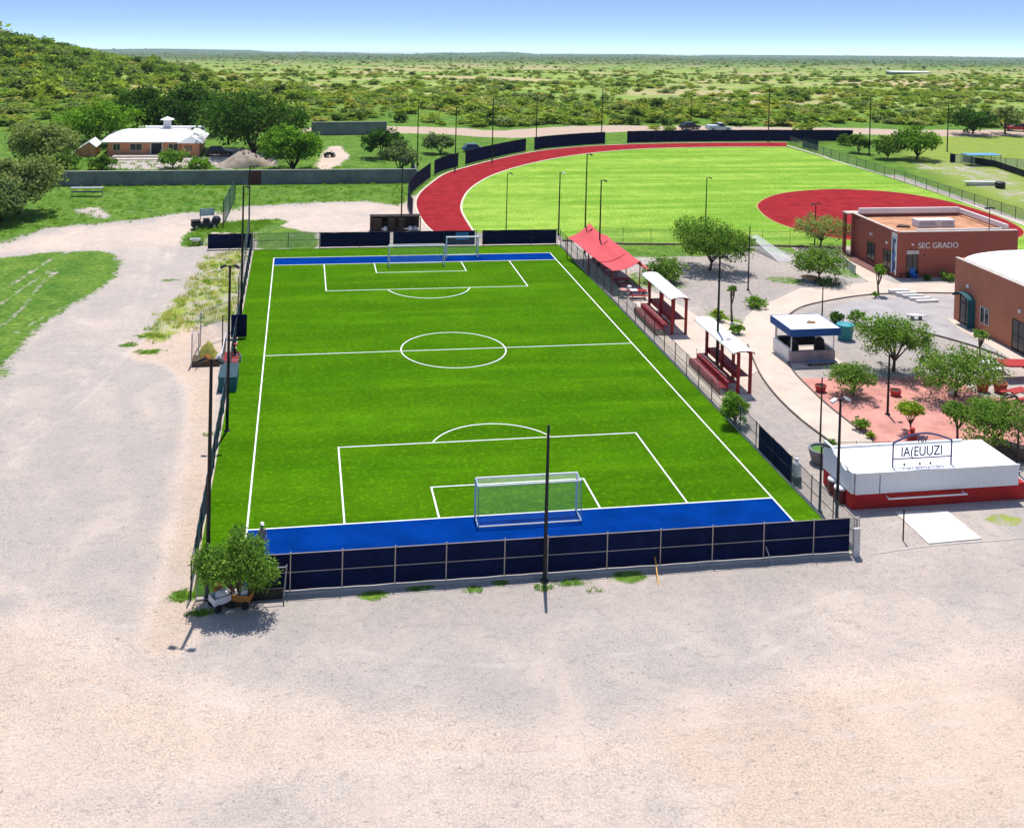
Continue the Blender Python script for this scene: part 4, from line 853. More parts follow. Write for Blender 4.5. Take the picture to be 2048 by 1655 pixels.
# school
X0, X1, Y0, Y1, HS = 50.05, 64.25, 17.6, 25.6, 4.85
T = Thing('school_building', 'red brick school block lettered SEC GRADO with white roof parapets', 'building', (X0, Y0, 0))
wl = MB(); wl.box(X0, X1, Y0, Y0 + .3, 0, HS); wl.box(X0, X0 + .3, Y0 + .3, Y1, 0, HS); wl.box(X1 - .3, X1, Y0 + .3, Y1 + 1.6, 0, HS); wl.box(X0, X1 - .3, Y1 + 1.6, Y1 + 1.9, 0, HS); wl.box(X0 + .3, X0 + .6, Y1, Y1 + 1.6, 0, HS)
T.part('wall', wl, BRICK)
rf = T.part('roof', MB().box(X0 + .3, X1 - .3, Y0 + .3, Y1 + 1.6, HS - .45, HS - .35), TERRA)
pm = MB(); pm.box(X0 + .25, X1 - .02, Y0 + .02, Y0 + .42, HS, HS + .08); pm.box(X0 + .02, X0 + .42, Y0 + .42, Y1 + 1.5, HS, HS + .06); T.part('coping', pm, mat('pale_coping', (.60, .50, .42), .8))
pp = MB(); pp.box(X0 + .7, X1 - .9, Y1 + 1.45, Y1 + 1.7, HS, HS + .62); pp.box(X1 - 1.0, X1 - .75, Y0 + .6, Y1 + 1.4, HS + .002, HS + .55); pp.box(X0 + 2.4, X1 - 1.6, Y0 + .45, Y0 + .62, HS - .1, HS + .22); T.part('parapet', pp, ROOFW)
for a, b in ((54.6, 57.1), (57.25, 59.1)):
    u_ = T.part('air_conditioner', MB().box(a, b, 21.3, 22.5, HS - .33, HS + .45), WHITE); T.part('vent', MB().box(a + .2, b - .2, 21.27, 21.298, HS - .1, HS + .3), mat('vent_grey', (.45, .46, .47), .6), u_)
T.part('roof_debris', MB().prism([(52.2, 21.6), (53.6, 21.2), (54.0, 21.9), (53, 22.4)], HS - .34, HS - .2), mat('dark_tarp', (.08, .05, .04), .9))
win(T, 'door', 51.15, 52.45, Y0 - .03, Y0 - .004, .05, 2.55, 2, 2, DARK); T.part('door_awning', MB().box(51.1, 52.5, Y0 - .12, Y0 - .003, 2.55, 2.95), mat('pale_shutter', (.55, .53, .48), .7))
T.part('wall_lamp', MB().box(51.65, 51.85, Y0 - .14, Y0 - .003, 3.5, 3.68), WHITE); T.part('vent_hole', MB().box(53.1, 53.25, Y0 - .03, Y0 - .003, 2.35, 2.5), BLACK)
for y0_, y1_, z0_ in ((18.75, 20.3, .35), (22.1, 23.7, .5)): win(T, 'window', X0 - .03, X0 - .004, y0_, y1_, z0_, 2.5, 2, 1, None, None, 'y')
for yy in (19.6, 23.0): text('SEC', .45, (-.03, yy - Y0 + .35, 3.3), (math.pi / 2, 0, -math.pi / 2), WHITE, T.o, .02) if yy > 22 else T.part('wall_lamp', MB().box(X0 - .15, X0 - .003, 19.5, 19.75, 3.2, 3.4), WHITE)
m, t, bs, out = nodes('banner_pattern'); vv = N(t, 'ShaderNodeTexVoronoi'); vv.inputs['Scale'].default_value = 1.6; t.links.new(objvec(t, (1, 1.6, .8)), vv.inputs['Vector']); sc_ = N(t, 'ShaderNodeSeparateColor'); t.links.new(vv.outputs['Color'], sc_.inputs[0])
t.links.new(mix(t, ramp(t, sc_.outputs[1], .70, .74), mix(t, ramp(t, sc_.outputs[0], .4, .5), (.015, .03, .10), (.06, .16, .40)), (.6, .63, .68)), bs.inputs['Base Color']); bs.inputs['Roughness'].default_value = .6; BANN = m
bn = T.part('banner', MB().box(X0 - .06, X0 - .004, 17.78, 18.5, .5, 4.6), BANN); T.part('banner_trim', MB().box(X0 - .1, X0 - .065, 17.6, 17.78, .3, 4.7).box(X0 - .1, X0 - .065, 18.5, 18.62, .3, 4.7).box(X0 - .1, X0 - .065, 17.78, 18.5, 4.6, 4.7), WHITE, bn)
text('SEC GRADO', .86, (2.35, -.03, 3.15), (math.pi / 2, 0, 0), WHITE, T.o, .025, sx=1.0)
# portico
po = MB(); po.box(49.5, 52.5, Y1 + 1.9, 28.7, HS - .15, HS); T.part('portico_roof', po, mat('pale_coping', (.60, .50, .42), .8))
po = MB()
for xx, yy in ((49.75, 28.4), (52.2, 28.4)): po.box(xx - .16, xx + .16, yy - .16, yy + .16, 0, HS - .15)
T.part('portico_columns', po, BRICK); T.part('porch_slab', MB().box(49.6, 52.4, Y1 + .1 + 1.8, 28.3, 2.45, 2.55), mat('porch_red', (.42, .16, .12), .8))
T.part('porch_floor', MB().box(48.6, 50.02, 19, 29.2, 0, .12), mat('porch_tile', (.2, .09, .08), .8))
t_ = G2(1690, 505); T2 = Thing('porch_wall', 'low pale wall along the walkway in front of the school portico', 'wall', (48.4, 25, 0)); a = G2(1679, 523); b = G2(1710, 548)
T2.part('panel', MB().bar((*a, .45), (*b, .45), .15, .9), mat('pale_wall', (.6, .56, .52), .8)); T2.part('coping', MB().bar((*a, .93), (*b, .93), .2, .06), CONC)
# lamp on the roof
T = Thing('roof_lamp', 'two-headed lamp post mounted on the school roof edge', 'lamp', (60.9, 17.85, HS + .08), 'light poles'); T.part('pole', MB().tube([(60.9, 17.85, HS + .08), (60.9, 17.85, HS + 2.5)], .045, 6), BLACK)
for s_ in (-1, 1): T.part('lamp_head', MB().bar((60.9 + s_ * .05, 17.85, HS + 2.5), (60.9 + s_ * .55, 17.85, HS + 2.44), .26, .14), DARK)
# second building: brick with a white vault
X0, X1, Y0, Y1, H2 = 47.75, 60, -9.5, 3.8, 4.25
hb = hgt(1910, 638, 516); H2 = hb
T = Thing('vaulted_building', 'brick building with a white vaulted roof and teal arched doorway at the right edge', 'building', (X0, Y1, 0))
T.part('wall', MB().box(X0, X0 + .3, Y0, Y1, 0, H2).box(X0 + .3, X1, Y1 - .3, Y1, 0, H2).box(X0 + .3, X1, Y0, Y0 + .3, 0, H2).box(X1 - .3, X1, Y0 + .3, Y1 - .3, 0, H2), BRICK2)
vb = MB(); n = 16; V = []; F = []
for i in range(n + 1):
    a = math.pi * i / n; xx = X0 + .45 + (X1 - X0 - .9) * (1 - math.cos(a)) / 2; zz = H2 - .2 + .95 * math.sin(a) ** .8; V += [(xx, Y0 + .35, zz), (xx, Y1 - .5, zz)]
for i in range(n): F.append((2 * i, 2 * i + 1, 2 * i + 3, 2 * i + 2))
F.append(tuple(2 * i + 1 for i in range(n + 1))); F.append(tuple(2 * i for i in range(n + 1))[::-1]); vb.add(V, F)
T.part('roof', vb, ROOFW, smooth=False); T.part('coping', MB().box(X0 - .03, X0 + .36, Y0, Y1 + .03, H2, H2 + .07), mat('pale_coping', (.60, .50, .42), .8))
def yat(u, v=None, xx=X0):            # y on the wall plane x = X0 for a pixel
    d = ray(u, v); t = (xx - CAM[0]) / d[0]; p = CAM + d * t; return float(p[1]), float(p[2])
ya, za = yat(1917, 585); yb, zb = yat(1945, 655)
AW = mat('teal_awning', (.015, .10, .13), .6)
y_hi, y_lo = yat(1920, 600)[0], yat(1948, 620)[0]; zt = yat(1930, 585)[1]
d_ = T.part('door', MB().box(X0 - .04, X0 - .004, y_lo + .3, y_hi - .1, .05, zt - .25), GLASS)
f = MB()
for k in range(3): yy = y_lo + .3 + (y_hi - .1 - y_lo - .3) * k / 2; f.box(X0 - .08, X0 - .045, yy - .04, yy + .04, .05, zt - .25)
f.box(X0 - .085, X0 - .05, y_lo + .3, y_hi - .1, 1.9, 2.0); T.part('frame', f, DARK, d_)
aw = MB(); n = 10; V = []; F = []
ym = (y_lo + y_hi) / 2; rw = (y_hi - y_lo) / 2 + .15
for i in range(n + 1):
    a = math.pi * i / n; V += [(X0 - .003, ym - rw * math.cos(a), zt - .45 + .55 * math.sin(a)), (X0 - .75, ym - rw * math.cos(a), zt - .45 + .55 * math.sin(a))]
for i in range(n): F.append((2 * i, 2 * i + 1, 2 * i + 3, 2 * i + 2))
aw.add(V, F); aw.box(X0 - .75, X0 - .003, ym - rw - .04, ym - rw, .1, zt - .45); T.part('awning', aw, AW)
(wy0, wz1), (wy1, wz0) = yat(1962, 612), yat(1978, 652); win(T, 'window', X0 - .03, X0 - .004, wy1, wy0, wz0 if wz0 > .3 else .6, wz1, 2, 1, WHITE, None, 'y')
(wy0, wz1), (wy1, wz0) = yat(2026, 637), yat(2075, 690); win(T, 'glass_door', X0 - .03, X0 - .004, wy1, wy0, .1, wz1, 4, 2, DARK, None, 'y')
for u, v in ((1937, 572), (2041, 622)):
    a, b = yat(u, v); T.part('wall_lamp', MB().box(X0 - .16, X0 - .003, a - .12, a + .12, b - .14, b + .14), WHITE)
# snack stand
SR = mat('red_render', (.44, .022, .02), .85, .15, .8); SWT = mat('white_corrugated', (.82, .83, .84), .6, .03)
m, t, bs, out = nodes('corrugated'); wv = N(t, 'ShaderNodeTexWave'); wv.inputs['Scale'].default_value = 3.; t.links.new(objvec(t), wv.inputs['Vector']); bs.inputs['Base Color'].default_value = (.80, .82, .84, 1); bs.inputs['Roughness'].default_value = .5; bump(t, bs, wv.outputs['Fac'], .5, .05); CORR = m
T = Thing('snack_stand', 'long red and white snack stand with a lettered arch on its roof', 'building', (19.5, -29.85, 0)); HB, HT = 1.0, 2.2
T.part('wall', MB().box(19.55, 30.6, -29.8, -29.6, 0, HB).box(19.35, 19.55, -29.8, -26.3, 0, HB).box(19.55, 30.6, -26.5, -26.3, 0, HB).box(30.4, 30.6, -29.6, -26.5, 0, HB), SR)
T.part('fascia', MB().box(19.5, 30.05, -29.95, -29.82, HB - .05, HT), CORR)
sd = MB(); pr = [(-29.82, HB - .05), (-29.82, HT), (-29.3, HT), (-29.1, HT - .18), (-28.7, HT - .12), (-28.4, HT + .08), (-27.6, HT + .2), (-27.3, HT + .45), (-26.3, HT + .45), (-26.3, HB - .05)]
V = [(19.3, a, b) for a, b in pr] + [(19.46, a, b) for a, b in pr]; k = len(pr); sd.add(V, [tuple(range(k)), tuple(range(k, 2 * k))[::-1]] + [(i, k + i, k + (i + 1) % k, (i + 1) % k) for i in range(k)]); T.part('side_parapet', sd, WHITE)
T.part('roof', MB().box(19.46, 30.0, -29.82, -26.3, HT - .12, HT - .02), ROOFW); T.part('back_parapet', MB().box(19.46, 28.6, -26.5, -26.32, HT - .02, HT + .1), WHITE)
T.part('panel_seam', MB().box(21.0, 21.03, -29.97, -29.951, HB - .04, HT - .11), DARK); T.part('gutter', MB().box(19.48, 30.08, -30.02, -29.95, HT - .1, HT + .03), WHITE)
T.part('serving_bar', MB().bar((21.4, -30.25, .75), (26.5, -30.25, .75), .08, .06), WHITE)
for xx in (21.5, 26.4): T.part('bar_bracket', MB().bar((xx, -29.82, .75), (xx, -30.25, .75), .05, .05), WHITE)
for xx in (23, 24, 24.7): T.part('roof_vent', MB().tube([(xx, -29.2, HT - .03), (xx, -29.2, HT + .1)], .06, 8), GREYCONC)
# arch sign standing on the roof
sx0, sx1 = 22.15, 25.95; ys = -29.35; INK = mat('sign_blue', (.06, .07, .19), .5)
T = Thing('arch_sign', 'dark blue metal arch sign with big letters standing on the snack stand roof', 'sign', (sx0, ys, HT - .02)); z0 = HT - .02
for xx in (sx0, sx1): T.part('post', MB().tube([(xx, ys, z0), (xx, ys, z0 + 1.45)], .05, 6), INK)
ap = [(sx0 + (sx1 - sx0) * i / 14, ys, z0 + 1.45 + .5 * math.sin(math.pi * i / 14)) for i in range(15)]; T.part('arch', MB().tube(ap, .055, 6), INK); T.part('rail', MB().tube([(sx0, ys, z0 + .48), (sx1, ys, z0 + .48)], .035, 6), INK)
text('IA(EUUZI', .84, (.5, 0, .60), (math.pi / 2, 0, 0), INK, T.o, .02, sx=.80); text('107', .5, ((sx1 - sx0) / 2 - .4, 0, 1.42), (math.pi / 2, 0, 0), INK, T.o, .02)
# house on the left
T = Thing('white_roofed_house', 'low terracotta house with a wide white roof and chimney behind the concrete wall', 'house', (-44.3, 100.2, 0)); HM = mat('terracotta_wall', (.74, .32, .17), .9, .15, .8)
T.part('wall', MB().box(-44.2, -32.2, 100.3, 112, 0, 2.35).box(-32.2, -29.3, 99.4, 110, 0, 2.3), HM)
r1 = MB(); e0, e1, f0, f1 = -45.2, -31.6, 99.4, 113; zr = 3.75
r1.add([(e0, f0, 2.36), (e1, f0, 2.36), (e1, f1, 2.36), (e0, f1, 2.36), (e0 + 3.5, 106.4, zr), (e1 - .5, 106.4, zr), (e0, f0, 2.5), (e1, f0, 2.5), (e1, f1, 2.5), (e0, f1, 2.5)], [(3, 2, 1, 0), (6, 7, 5, 4), (7, 8, 5), (8, 9, 4, 5), (9, 6, 4), (0, 1, 7, 6), (1, 2, 8, 7), (2, 3, 9, 8), (3, 0, 6, 9)])
rf = T.part('roof', r1, ROOFW)
ch = T.part('chimney', MB().box(-36.1, -34.9, 107.0, 108.1, 3.2, 5.2), WHITE, rf); T.part('cap', MB().add([(-36.6, 106.6, 5.2), (-34.4, 106.6, 5.2), (-34.4, 108.5, 5.2), (-36.6, 108.5, 5.2), (-35.5, 107.5, 5.75)], [(3, 2, 1, 0), (0, 1, 4), (1, 2, 4), (2, 3, 4), (3, 0, 4)]), WHITE, None)
r2 = MB(); r2.add([(-32.9, 98.8, 2.32), (-28.6, 98.8, 2.32), (-28.6, 110.5, 2.32), (-32.9, 110.5, 2.32), (-30.7, 99.6, 3.45), (-30.7, 110.2, 3.45)], [(3, 2, 1, 0), (0, 1, 4), (1, 2, 5, 4), (2, 3, 5), (3, 0, 4, 5)]); T.part('wing_roof', r2, ROOFW)
T.part('back_parapet', MB().box(-41, -29.5, 112.4, 113.6, 2.4, 3.3), WHITE)
for a, b in ((-43.3, -42.2), (-40.6, -38.7), (-34.4, -32.9)): win(T, 'window', a, b, 100.26, 100.296, .9, 2.0, 2, 1, WHITE)
T.part('door', MB().box(-37.2, -35.5, 100.25, 100.296, .05, 2.15), mat('navy_door', (.02, .022, .03), .5)); T.part('door_frame', MB().box(-37.35, -37.2, 100.22, 100.298, 0, 2.25).box(-35.5, -35.35, 100.22, 100.298, 0, 2.25).box(-37.35, -35.35, 100.22, 100.298, 2.15, 2.25), WHITE)
T.part('wing_window', MB().box(-31.7, -30.5, 99.36, 99.396, .9, 1.9), mat('tan_glass', (.3, .22, .12), .4))
T.part('porch', MB().box(-43, -35, 97.6, 100.0, 0, .35), mat('porch_pale', (.6, .52, .44), .9)); T.part('step', MB().box(-42.5, -35, 95.8, 97.3, 0, .15), mat('porch_pale', (.6, .52, .44), .9))
T = Thing('gabled_shed', 'small red gable-ended shed with white trim left of the white-roofed house', 'shed', (-49, 99.8, 0)); gz = [(-49.6, 0), (-46.2, 0), (-46.2, 1.5), (-47.1, 2.3), (-49.6, .4)]
V = [(a, 100, b) for a, b in gz] + [(a, 105, b) for a, b in gz]; T.part('wall', MB().add(V, [(0, 1, 2, 3, 4), (9, 8, 7, 6, 5)] + [(i, 5 + i, 5 + (i + 1) % 5, (i + 1) % 5) for i in range(5)]), HM)
T.part('roof', MB().bar((-49.9, 102.4, .45), (-47.0, 102.4, 2.45), 5.4, .14), ROOFW); T.part('roof_slope', MB().bar((-47.05, 102.4, 2.42), (-45.9, 102.4, 1.5), 5.4, .14), ROOFW)
c = G(1825, 150); p = GT(1822, 148); T = Thing('distant_shed', 'long low white-roofed shed far out on the plain at the upper right', 'building', (p[0], p[1], p[2])); s_ = float((p - CAM) @ CM[:, 1]) / FPX
T.part('wall', MB().box(p[0] - 42 * s_, p[0] + 42 * s_, p[1], p[1] + 20 * s_, p[2] - 2, p[2] + 2.2 * s_), GREYCONC); T.part('roof', MB().box(p[0] - 44 * s_, p[0] + 44 * s_, p[1] - 2 * s_, p[1] + 22 * s_, p[2] + 2.2 * s_, p[2] + 4.2 * s_), ROOFW)

# ---------------------------------------------------------------- red canopy, bleachers, kiosk
RC = mat('red_canvas', (.60, .08, .09), .8, .08, .6); RS = mat('red_steel', (.34, .016, .02), .5, .2); RSL = mat('red_slats', (.27, .018, .026), .6, .3, 2)
rdg = [(19.4, 29.3, 3.7), (19.7, 26.0, 3.1), (19.9, 22.5, 3.35), (20.2, 18.5, 2.9), (20.6, 14.6, 3.2)]; el = [(16.7, 28.6, 2.3), (17.0, 25.2, 2.35), (17.2, 21.5, 2.3), (17.5, 18.0, 2.25), (17.75, 14.4, 2.35)]; er = [(21.4, 29.2, 2.3), (21.3, 25.5, 2.35), (21.5, 22, 2.3), (21.6, 18.5, 2.25), (21.6, 14.8, 2.35)]
T = Thing('shade_canopy', 'peaked red fabric canopy over the tables beside the right fence', 'canopy', (19.4, 21.5, 0))
ridge, eL, eR = [cr(q_, 5) for q_ in (rdg, el, er)]; V = []; F = []
for i in range(len(ridge)):
    for k in range(5): V.append(eL[i] + (ridge[i] - eL[i]) * k / 4 - np.array([0, 0, .28 * math.sin(math.pi * k / 4)]))
    for k in range(1, 5): V.append(ridge[i] + (eR[i] - ridge[i]) * k / 4 - np.array([0, 0, .28 * math.sin(math.pi * k / 4)]))
for i in range(len(ridge) - 1):
    for k in range(8): F.append((9 * i + k, 9 * i + k + 1, 9 * i + 10 + k, 9 * i + 9 + k))
V2 = [v + np.array([0, 0, -.03]) for v in V]; nv = len(V)
T.part('fabric', MB().add(V + V2, F + [tuple(nv + j for j in f)[::-1] for f in F]), RC, smooth=True)
T.part('seam', MB().tube([tuple(V[9 * 15 + k] + np.array([0, 0, .02])) for k in range(9)], .04, 5), RS)
for q_ in (el[0], el[2], el[4], er[0], er[2], er[4]): T.part('post', MB().tube([(q_[0], q_[1], 0), q_], .06, 6), RS)
T.part('ridge_pole', MB().tube([(rdg[0][0], rdg[0][1], 0), rdg[0]], .06, 6), RS); T.part('ridge_pole', MB().tube([(rdg[4][0], rdg[4][1], 0), rdg[4]], .06, 6), RS)
def picnic(label, cx, cy, rz, top=None, umb=None):
    T = Thing('picnic_table', label, 'table', (cx, cy, .03), 'picnic tables', rz or 1e-4); top = top or RS
    T.part('tabletop', MB().box(-.85, .85, -.4, .4, .70, .76), top)
    for s in (-1, 1): T.part('bench_seat', MB().box(-.85, .85, s * .78 - .15, s * .78 + .15, .42, .47), top)
    for s in (-1, 1): T.part('leg', MB().bar((s * .6, -.8, 0), (s * .6, .2, .70), .06, .06).bar((s * .6, .8, 0), (s * .6, -.2, .70), .06, .06).bar((s * .6, -.9, .39), (s * .6, .9, .39), .05, .06), DARK)
    return T
picnic('dark red picnic table under the red canopy, farthest in', 19.6, 25.5, .1); picnic('dark red picnic table under the middle of the red canopy', 19.5, 21.5, 0.); picnic('dark red picnic table at the near end under the red canopy', 19.6, 17.2, .2)
for (u, v, lb) in [(1275, 596, 'dark red picnic table with white cloths just in front of the red canopy')]:
    a = G(u, v); T = picnic(lb, a[0], a[1], -.1)
    tag(MB().prism([(a[0] - .8, a[1] - .35), (a[0] - .1, a[1] - .4), (a[0], a[1] + .3), (a[0] - .75, a[1] + .35)], .80, .83).build('white_cloth', WHITE, (a[0] - .4, a[1], .8)), 'white cloth lying on the picnic table in front of the red canopy', 'cloth')
a = G(1258, 590); tag(MB().lathe((a[0], a[1], 0), [(.25, 0), (.28, .45), (.24, .9), (.1, 1.0)], 14).build('cooler_drum', WHITE, (a[0], a[1], 0)), 'round white drum beside the picnic table before the red canopy', 'drum')
a = G(1245, 594); tag(MB().lathe((a[0], a[1], 0), [(.08, 0), (.08, .7), (.45, .72), (.45, .78)], 16).build('round_table', mat('pink_top', (.55, .28, .25), .6), (a[0], a[1], 0)), 'small round pinkish table by the fence before the red canopy', 'table')
def bleacher(label, x0, x1, y0, y1, label_can):
    T = Thing('bleacher', label, 'bleacher', (x0, y0, 0), 'red bleachers'); hp = 3.1
    for yy in (y0, (y0 + y1) / 2, y1):
        for xx in (x0 + .75, x1): T.part('post', MB().box(xx - .1, xx + .1, yy - .1, yy + .1, 0, hp), RS)
    for xx in (x0 + .75, x1): T.part('beam', MB().bar((xx, y0 + .07, hp - .06), (xx, y1 - .07, hp - .06), .16, .16), RS)
    for k, (xa, xb, z) in enumerate(((x0 - .75, x0 - .1, .55), (x0 - .1, x0 + .62, .95), (x0 + .84, x1 - .08, 1.38))):
        mb = MB(); n = 3
        for j in range(n): w_ = (xb - xa) / n; mb.box(xa + j * w_ + .02, xa + (j + 1) * w_ - .02, y0, y1, z - .06, z)
        s = T.part('seat_deck', mb, RSL); T.part('riser', MB().box(xa + .02, xa + .06, y0 + .02, y1 - .02, z - .42, z - .062), RS, s)
    for yy in np.linspace(y0, y1, 4): T.part('stringer', MB().bar((x0 - .72, yy, .03), (x1, yy, .03), .06, .06).bar((x0 - .7, yy, .05), (x0 - .7, yy, .48), .06, .06).bar((x0 - .05, yy, .05), (x0 - .05, yy, .88), .06, .06), RS)
    for z, xx in ((.95, x0 - .8), (1.35, x0 - .15)):
        rl = MB().tube([(xx, y0 + .1, z), (xx, y1 - .1, z)], .02, 5)
        for yy in np.linspace(y0 + .1, y1 - .1, 6): rl.tube([(xx, yy, z - .4), (xx, yy, z)], .018, 5)
        T.part('handrail', rl, mat('pale_rail', (.6, .5, .48), .5))
    return T
bleacher('red bleacher under a white canopy nearer the red canopy', 18.75, 20.75, 1.9, 8.2, ''); bleacher('red bleacher under a white canopy nearer the snack stand', 19.05, 20.75, -11.9, -5.5, '')
def canopy(label, x0, x1, y0, y1, z):
    T = Thing('white_canopy', label, 'canopy', (x0, y0, z), 'white canopies on the bleachers'); V = []; F = []; n = 8; ny = 10
    for j in range(ny + 1):
        for i in range(n + 1): a = math.pi * i / n; V.append((x0 + (x1 - x0) * (1 - math.cos(a)) / 2, y0 + (y1 - y0) * j / ny, z + .24 * math.sin(a) ** .8 + .04 * math.sin(j * 2.1) * math.sin(a)))
    for j in range(ny):
        for i in range(n): F.append((j * (n + 1) + i, j * (n + 1) + i + 1, (j + 1) * (n + 1) + i + 1, (j + 1) * (n + 1) + i))
    nv = len(V); T.part('fabric', MB().add(V + [(a, b, c - .03) for a, b, c in V], F + [tuple(nv + k for k in f)[::-1] for f in F]), mat('white_canvas', (.80, .77, .72), .8, .04), smooth=True)
    for yy in (y0 + .05, y1 - .05): T.part('hoop', MB().tube([(x0 + (x1 - x0) * (1 - math.cos(math.pi * i / n)) / 2, yy, z - .05 + .24 * math.sin(math.pi * i / n) ** .8) for i in range(n + 1)], .05, 6), RS)
    return T
canopy('white arched canopy over the red bleacher beside the red canopy', 19.25, 20.95, 1.6, 9.9, 3.12); canopy('white arched canopy over the red bleacher beside the snack stand', 19.3, 20.95, -12.2, -3.9, 3.12)
# kiosk
T = Thing('kiosk', 'open kiosk with a flat blue-edged white top beside the walkway', 'kiosk', (26.7, -6.2, 0)); KB = mat('blue_fascia', (.012, .09, .30), .6, .1)
kx0, kx1, ky0, ky1 = 26.75, 30.65, -6.1, -2.9
T.part('counter', MB().box(kx0, kx1, ky0, ky0 + .25, .0, .95), mat('mauve_counter', (.42, .33, .33), .8)); T.part('side_wall', MB().box(kx0 - .05, kx0 + .15, ky0 + .26, ky1, 0, 1.15), WHITE); T.part('side_wall', MB().box(kx1 - .15, kx1 + .05, ky0 + .26, ky1, 0, 1.0), WHITE)
for xx in (kx0 + .1, kx1 - .1):
    for yy in (ky0 + .12, ky1 - .1): T.part('post', MB().tube([(xx, yy, .9 if yy < ky0 + .5 else 0), (xx, yy, 2.45)], .05, 6), WHITE)
T.part('roof', MB().box(kx0 - .2, kx1 + .15, ky0 - .4, ky1 + .2, 2.86, 2.93), ROOFW); T.part('fascia', MB().box(kx0 - .25, kx1 + .2, ky0 - .46, ky0 - .4, 2.35, 2.95).box(kx0 - .26, kx0 - .2, ky0 - .4, ky1 + .2, 2.35, 2.95).box(kx1 + .15, kx1 + .21, ky0 - .4, ky1 + .2, 2.35, 2.95).box(kx0 - .25, kx1 + .2, ky1 + .2, ky1 + .26, 2.35, 2.95), KB)
T.part('rubbish', MB().prism([(28.6, -5.0), (29.3, -5.2), (29.5, -4.8), (29.0, -4.5)], 2.931, 2.99), mat('brown_scrap', (.25, .14, .06), .9))
T.part('back_shelf', MB().box(kx0 + .3, kx1 - .3, ky1 - .35, ky1 - .05, .5, 1.3), DARK)
for xx, s, lb in ((27.6, 1., 'dark appliance on the left behind the kiosk counter'), (29.9, 1.15, 'taller dark appliance on the right behind the kiosk counter')): tag(MB().lathe((xx, -4.8, 0), [(.42, 0), (.45, .9), (.38, 1.3 * s), (.2, 1.45 * s)], 12).build('appliance', BLACK, (xx, -4.8, 0)), lb, 'appliance')
struct(MB().prism([(26.2, -7.2), (31.3, -7.2), (31.0, -2.4), (26.4, -2.4)], -.05, .05).build('kiosk_slab', WALK))
T = Thing('blue_tray_table', 'flat bluish trestle lying on the slab in front of the kiosk', 'table', (29, -6.75, .05)); T.part('tabletop', MB().box(27.9, 30.4, -7.0, -6.45, .3, .36), mat('blue_grey', (.14, .2, .3), .6)); [T.part('leg', MB().box(xx, xx + .06, -6.9, -6.55, .05, .3), DARK) for xx in (28.1, 30.1)]
a = G(1690, 678); T = Thing('teal_bin', 'big teal bin with a lid behind the blue-topped kiosk', 'bin', (a[0], a[1], 0)); T.part('body', MB().lathe(a, [(.6, 0), (.72, 1.25)], 14), mat('teal_plastic', (.02, .22, .24), .5)); T.part('lid', MB().lathe((a[0], a[1], 1.25), [(.78, 0), (.75, .08), (.3, .2)], 14), mat('teal_lid', (.04, .32, .36), .5))
# planters, tanks, benches
def pot(name, label, u, v, r, h, m, cat='planter', plant=None):
    a = G(u, v); T = Thing(name, label, cat, (a[0], a[1], 0), 'round planters' if cat == 'planter' else None); T.part('body', MB().lathe((a[0], a[1], 0), [(r * .75, 0), (r, h * .8), (r * 1.05, h), (r * .9, h), (r * .85, h * .85)], 16), m, smooth=False)
    T.part('soil', MB().lathe((a[0], a[1], h * .84), [(r * .84, 0), (r * .8, .02)], 12), mat('soil', (.06, .04, .03), .9) if not plant else mat('planter_moss', (.09, .2, .03), .9)); return T
RP = mat('red_clay', (.42, .035, .03), .7)
pot('planter', 'wide pale round concrete planter with a lamp post at the left of the snack stand', 1644, 925, .85, .95, GREYCONC, plant=1)
pot('planter', 'low red planter at the left edge of the red plaza by the walkway', 1641, 783, .42, .5, RP); pot('planter', 'low red planter right of the lamp post on the red plaza', 1791, 791, .42, .45, RP); pot('planter', 'low red planter under the tree behind the snack stand', 2000, 895, .5, .45, RP)
OP = mat('orange_clay', (.45, .09, .04), .7); pot('planter', 'orange square-looking tub under the wide feathery tree, left one', 1965, 782, .48, .75, OP); pot('planter', 'orange tub under the wide feathery tree, right one', 2000, 784, .52, .75, OP)
pot('bin', 'white round bin under the wide feathery tree', 1905, 788, .42, .8, WHITE, 'bin')
for (u, v, r, lb) in [(1670, 985, .42, 'white-lidded red drum nearer the wall at the left end of the snack stand'), (1680, 1002, .36, 'smaller white-lidded drum in front of the other at the stand')]:
    a = G(u, v); T = Thing('drum', lb, 'drum', (a[0], a[1], 0), 'drums by the snack stand'); T.part('body', MB().lathe((a[0], a[1], 0), [(r, 0), (r * 1.04, .4), (r, .8)], 16), mat('dark_red_drum', (.12, .012, .012), .5)); T.part('lid', MB().lathe((a[0], a[1], .8), [(r * 1.08, 0), (r, .1), (r * .4, .14)], 16), WHITE)
a = G(1585, 968); T = Thing('water_jug', 'white upright jug hanging at the navy screen of the right fence', 'jug', (a[0] + .25, a[1], 0)); T.part('body', MB().lathe((a[0] + .25, a[1], .5), [(.22, 0), (.26, .1), (.26, .8), (.12, 1.0), (.1, 1.1)], 12), WHITE); T.part('stand', MB().box(a[0], a[0] + .5, a[1] - .2, a[1] + .2, 0, .48), DARK)
a = G(1835, 601); T = Thing('stone_steps', 'stack of pale slatted steps lying by the walkway before the school', 'steps', (a[0], a[1], 0))
for i in range(5): T.part('slat', MB().box(a[0] - 1.6 + .28 * i, a[0] + .5 + .32 * i, a[1] + 2.2 - .75 * i, a[1] + 2.7 - .75 * i, 0, .42 - .05 * i), mat('pale_stone', (.66, .64, .62), .8))
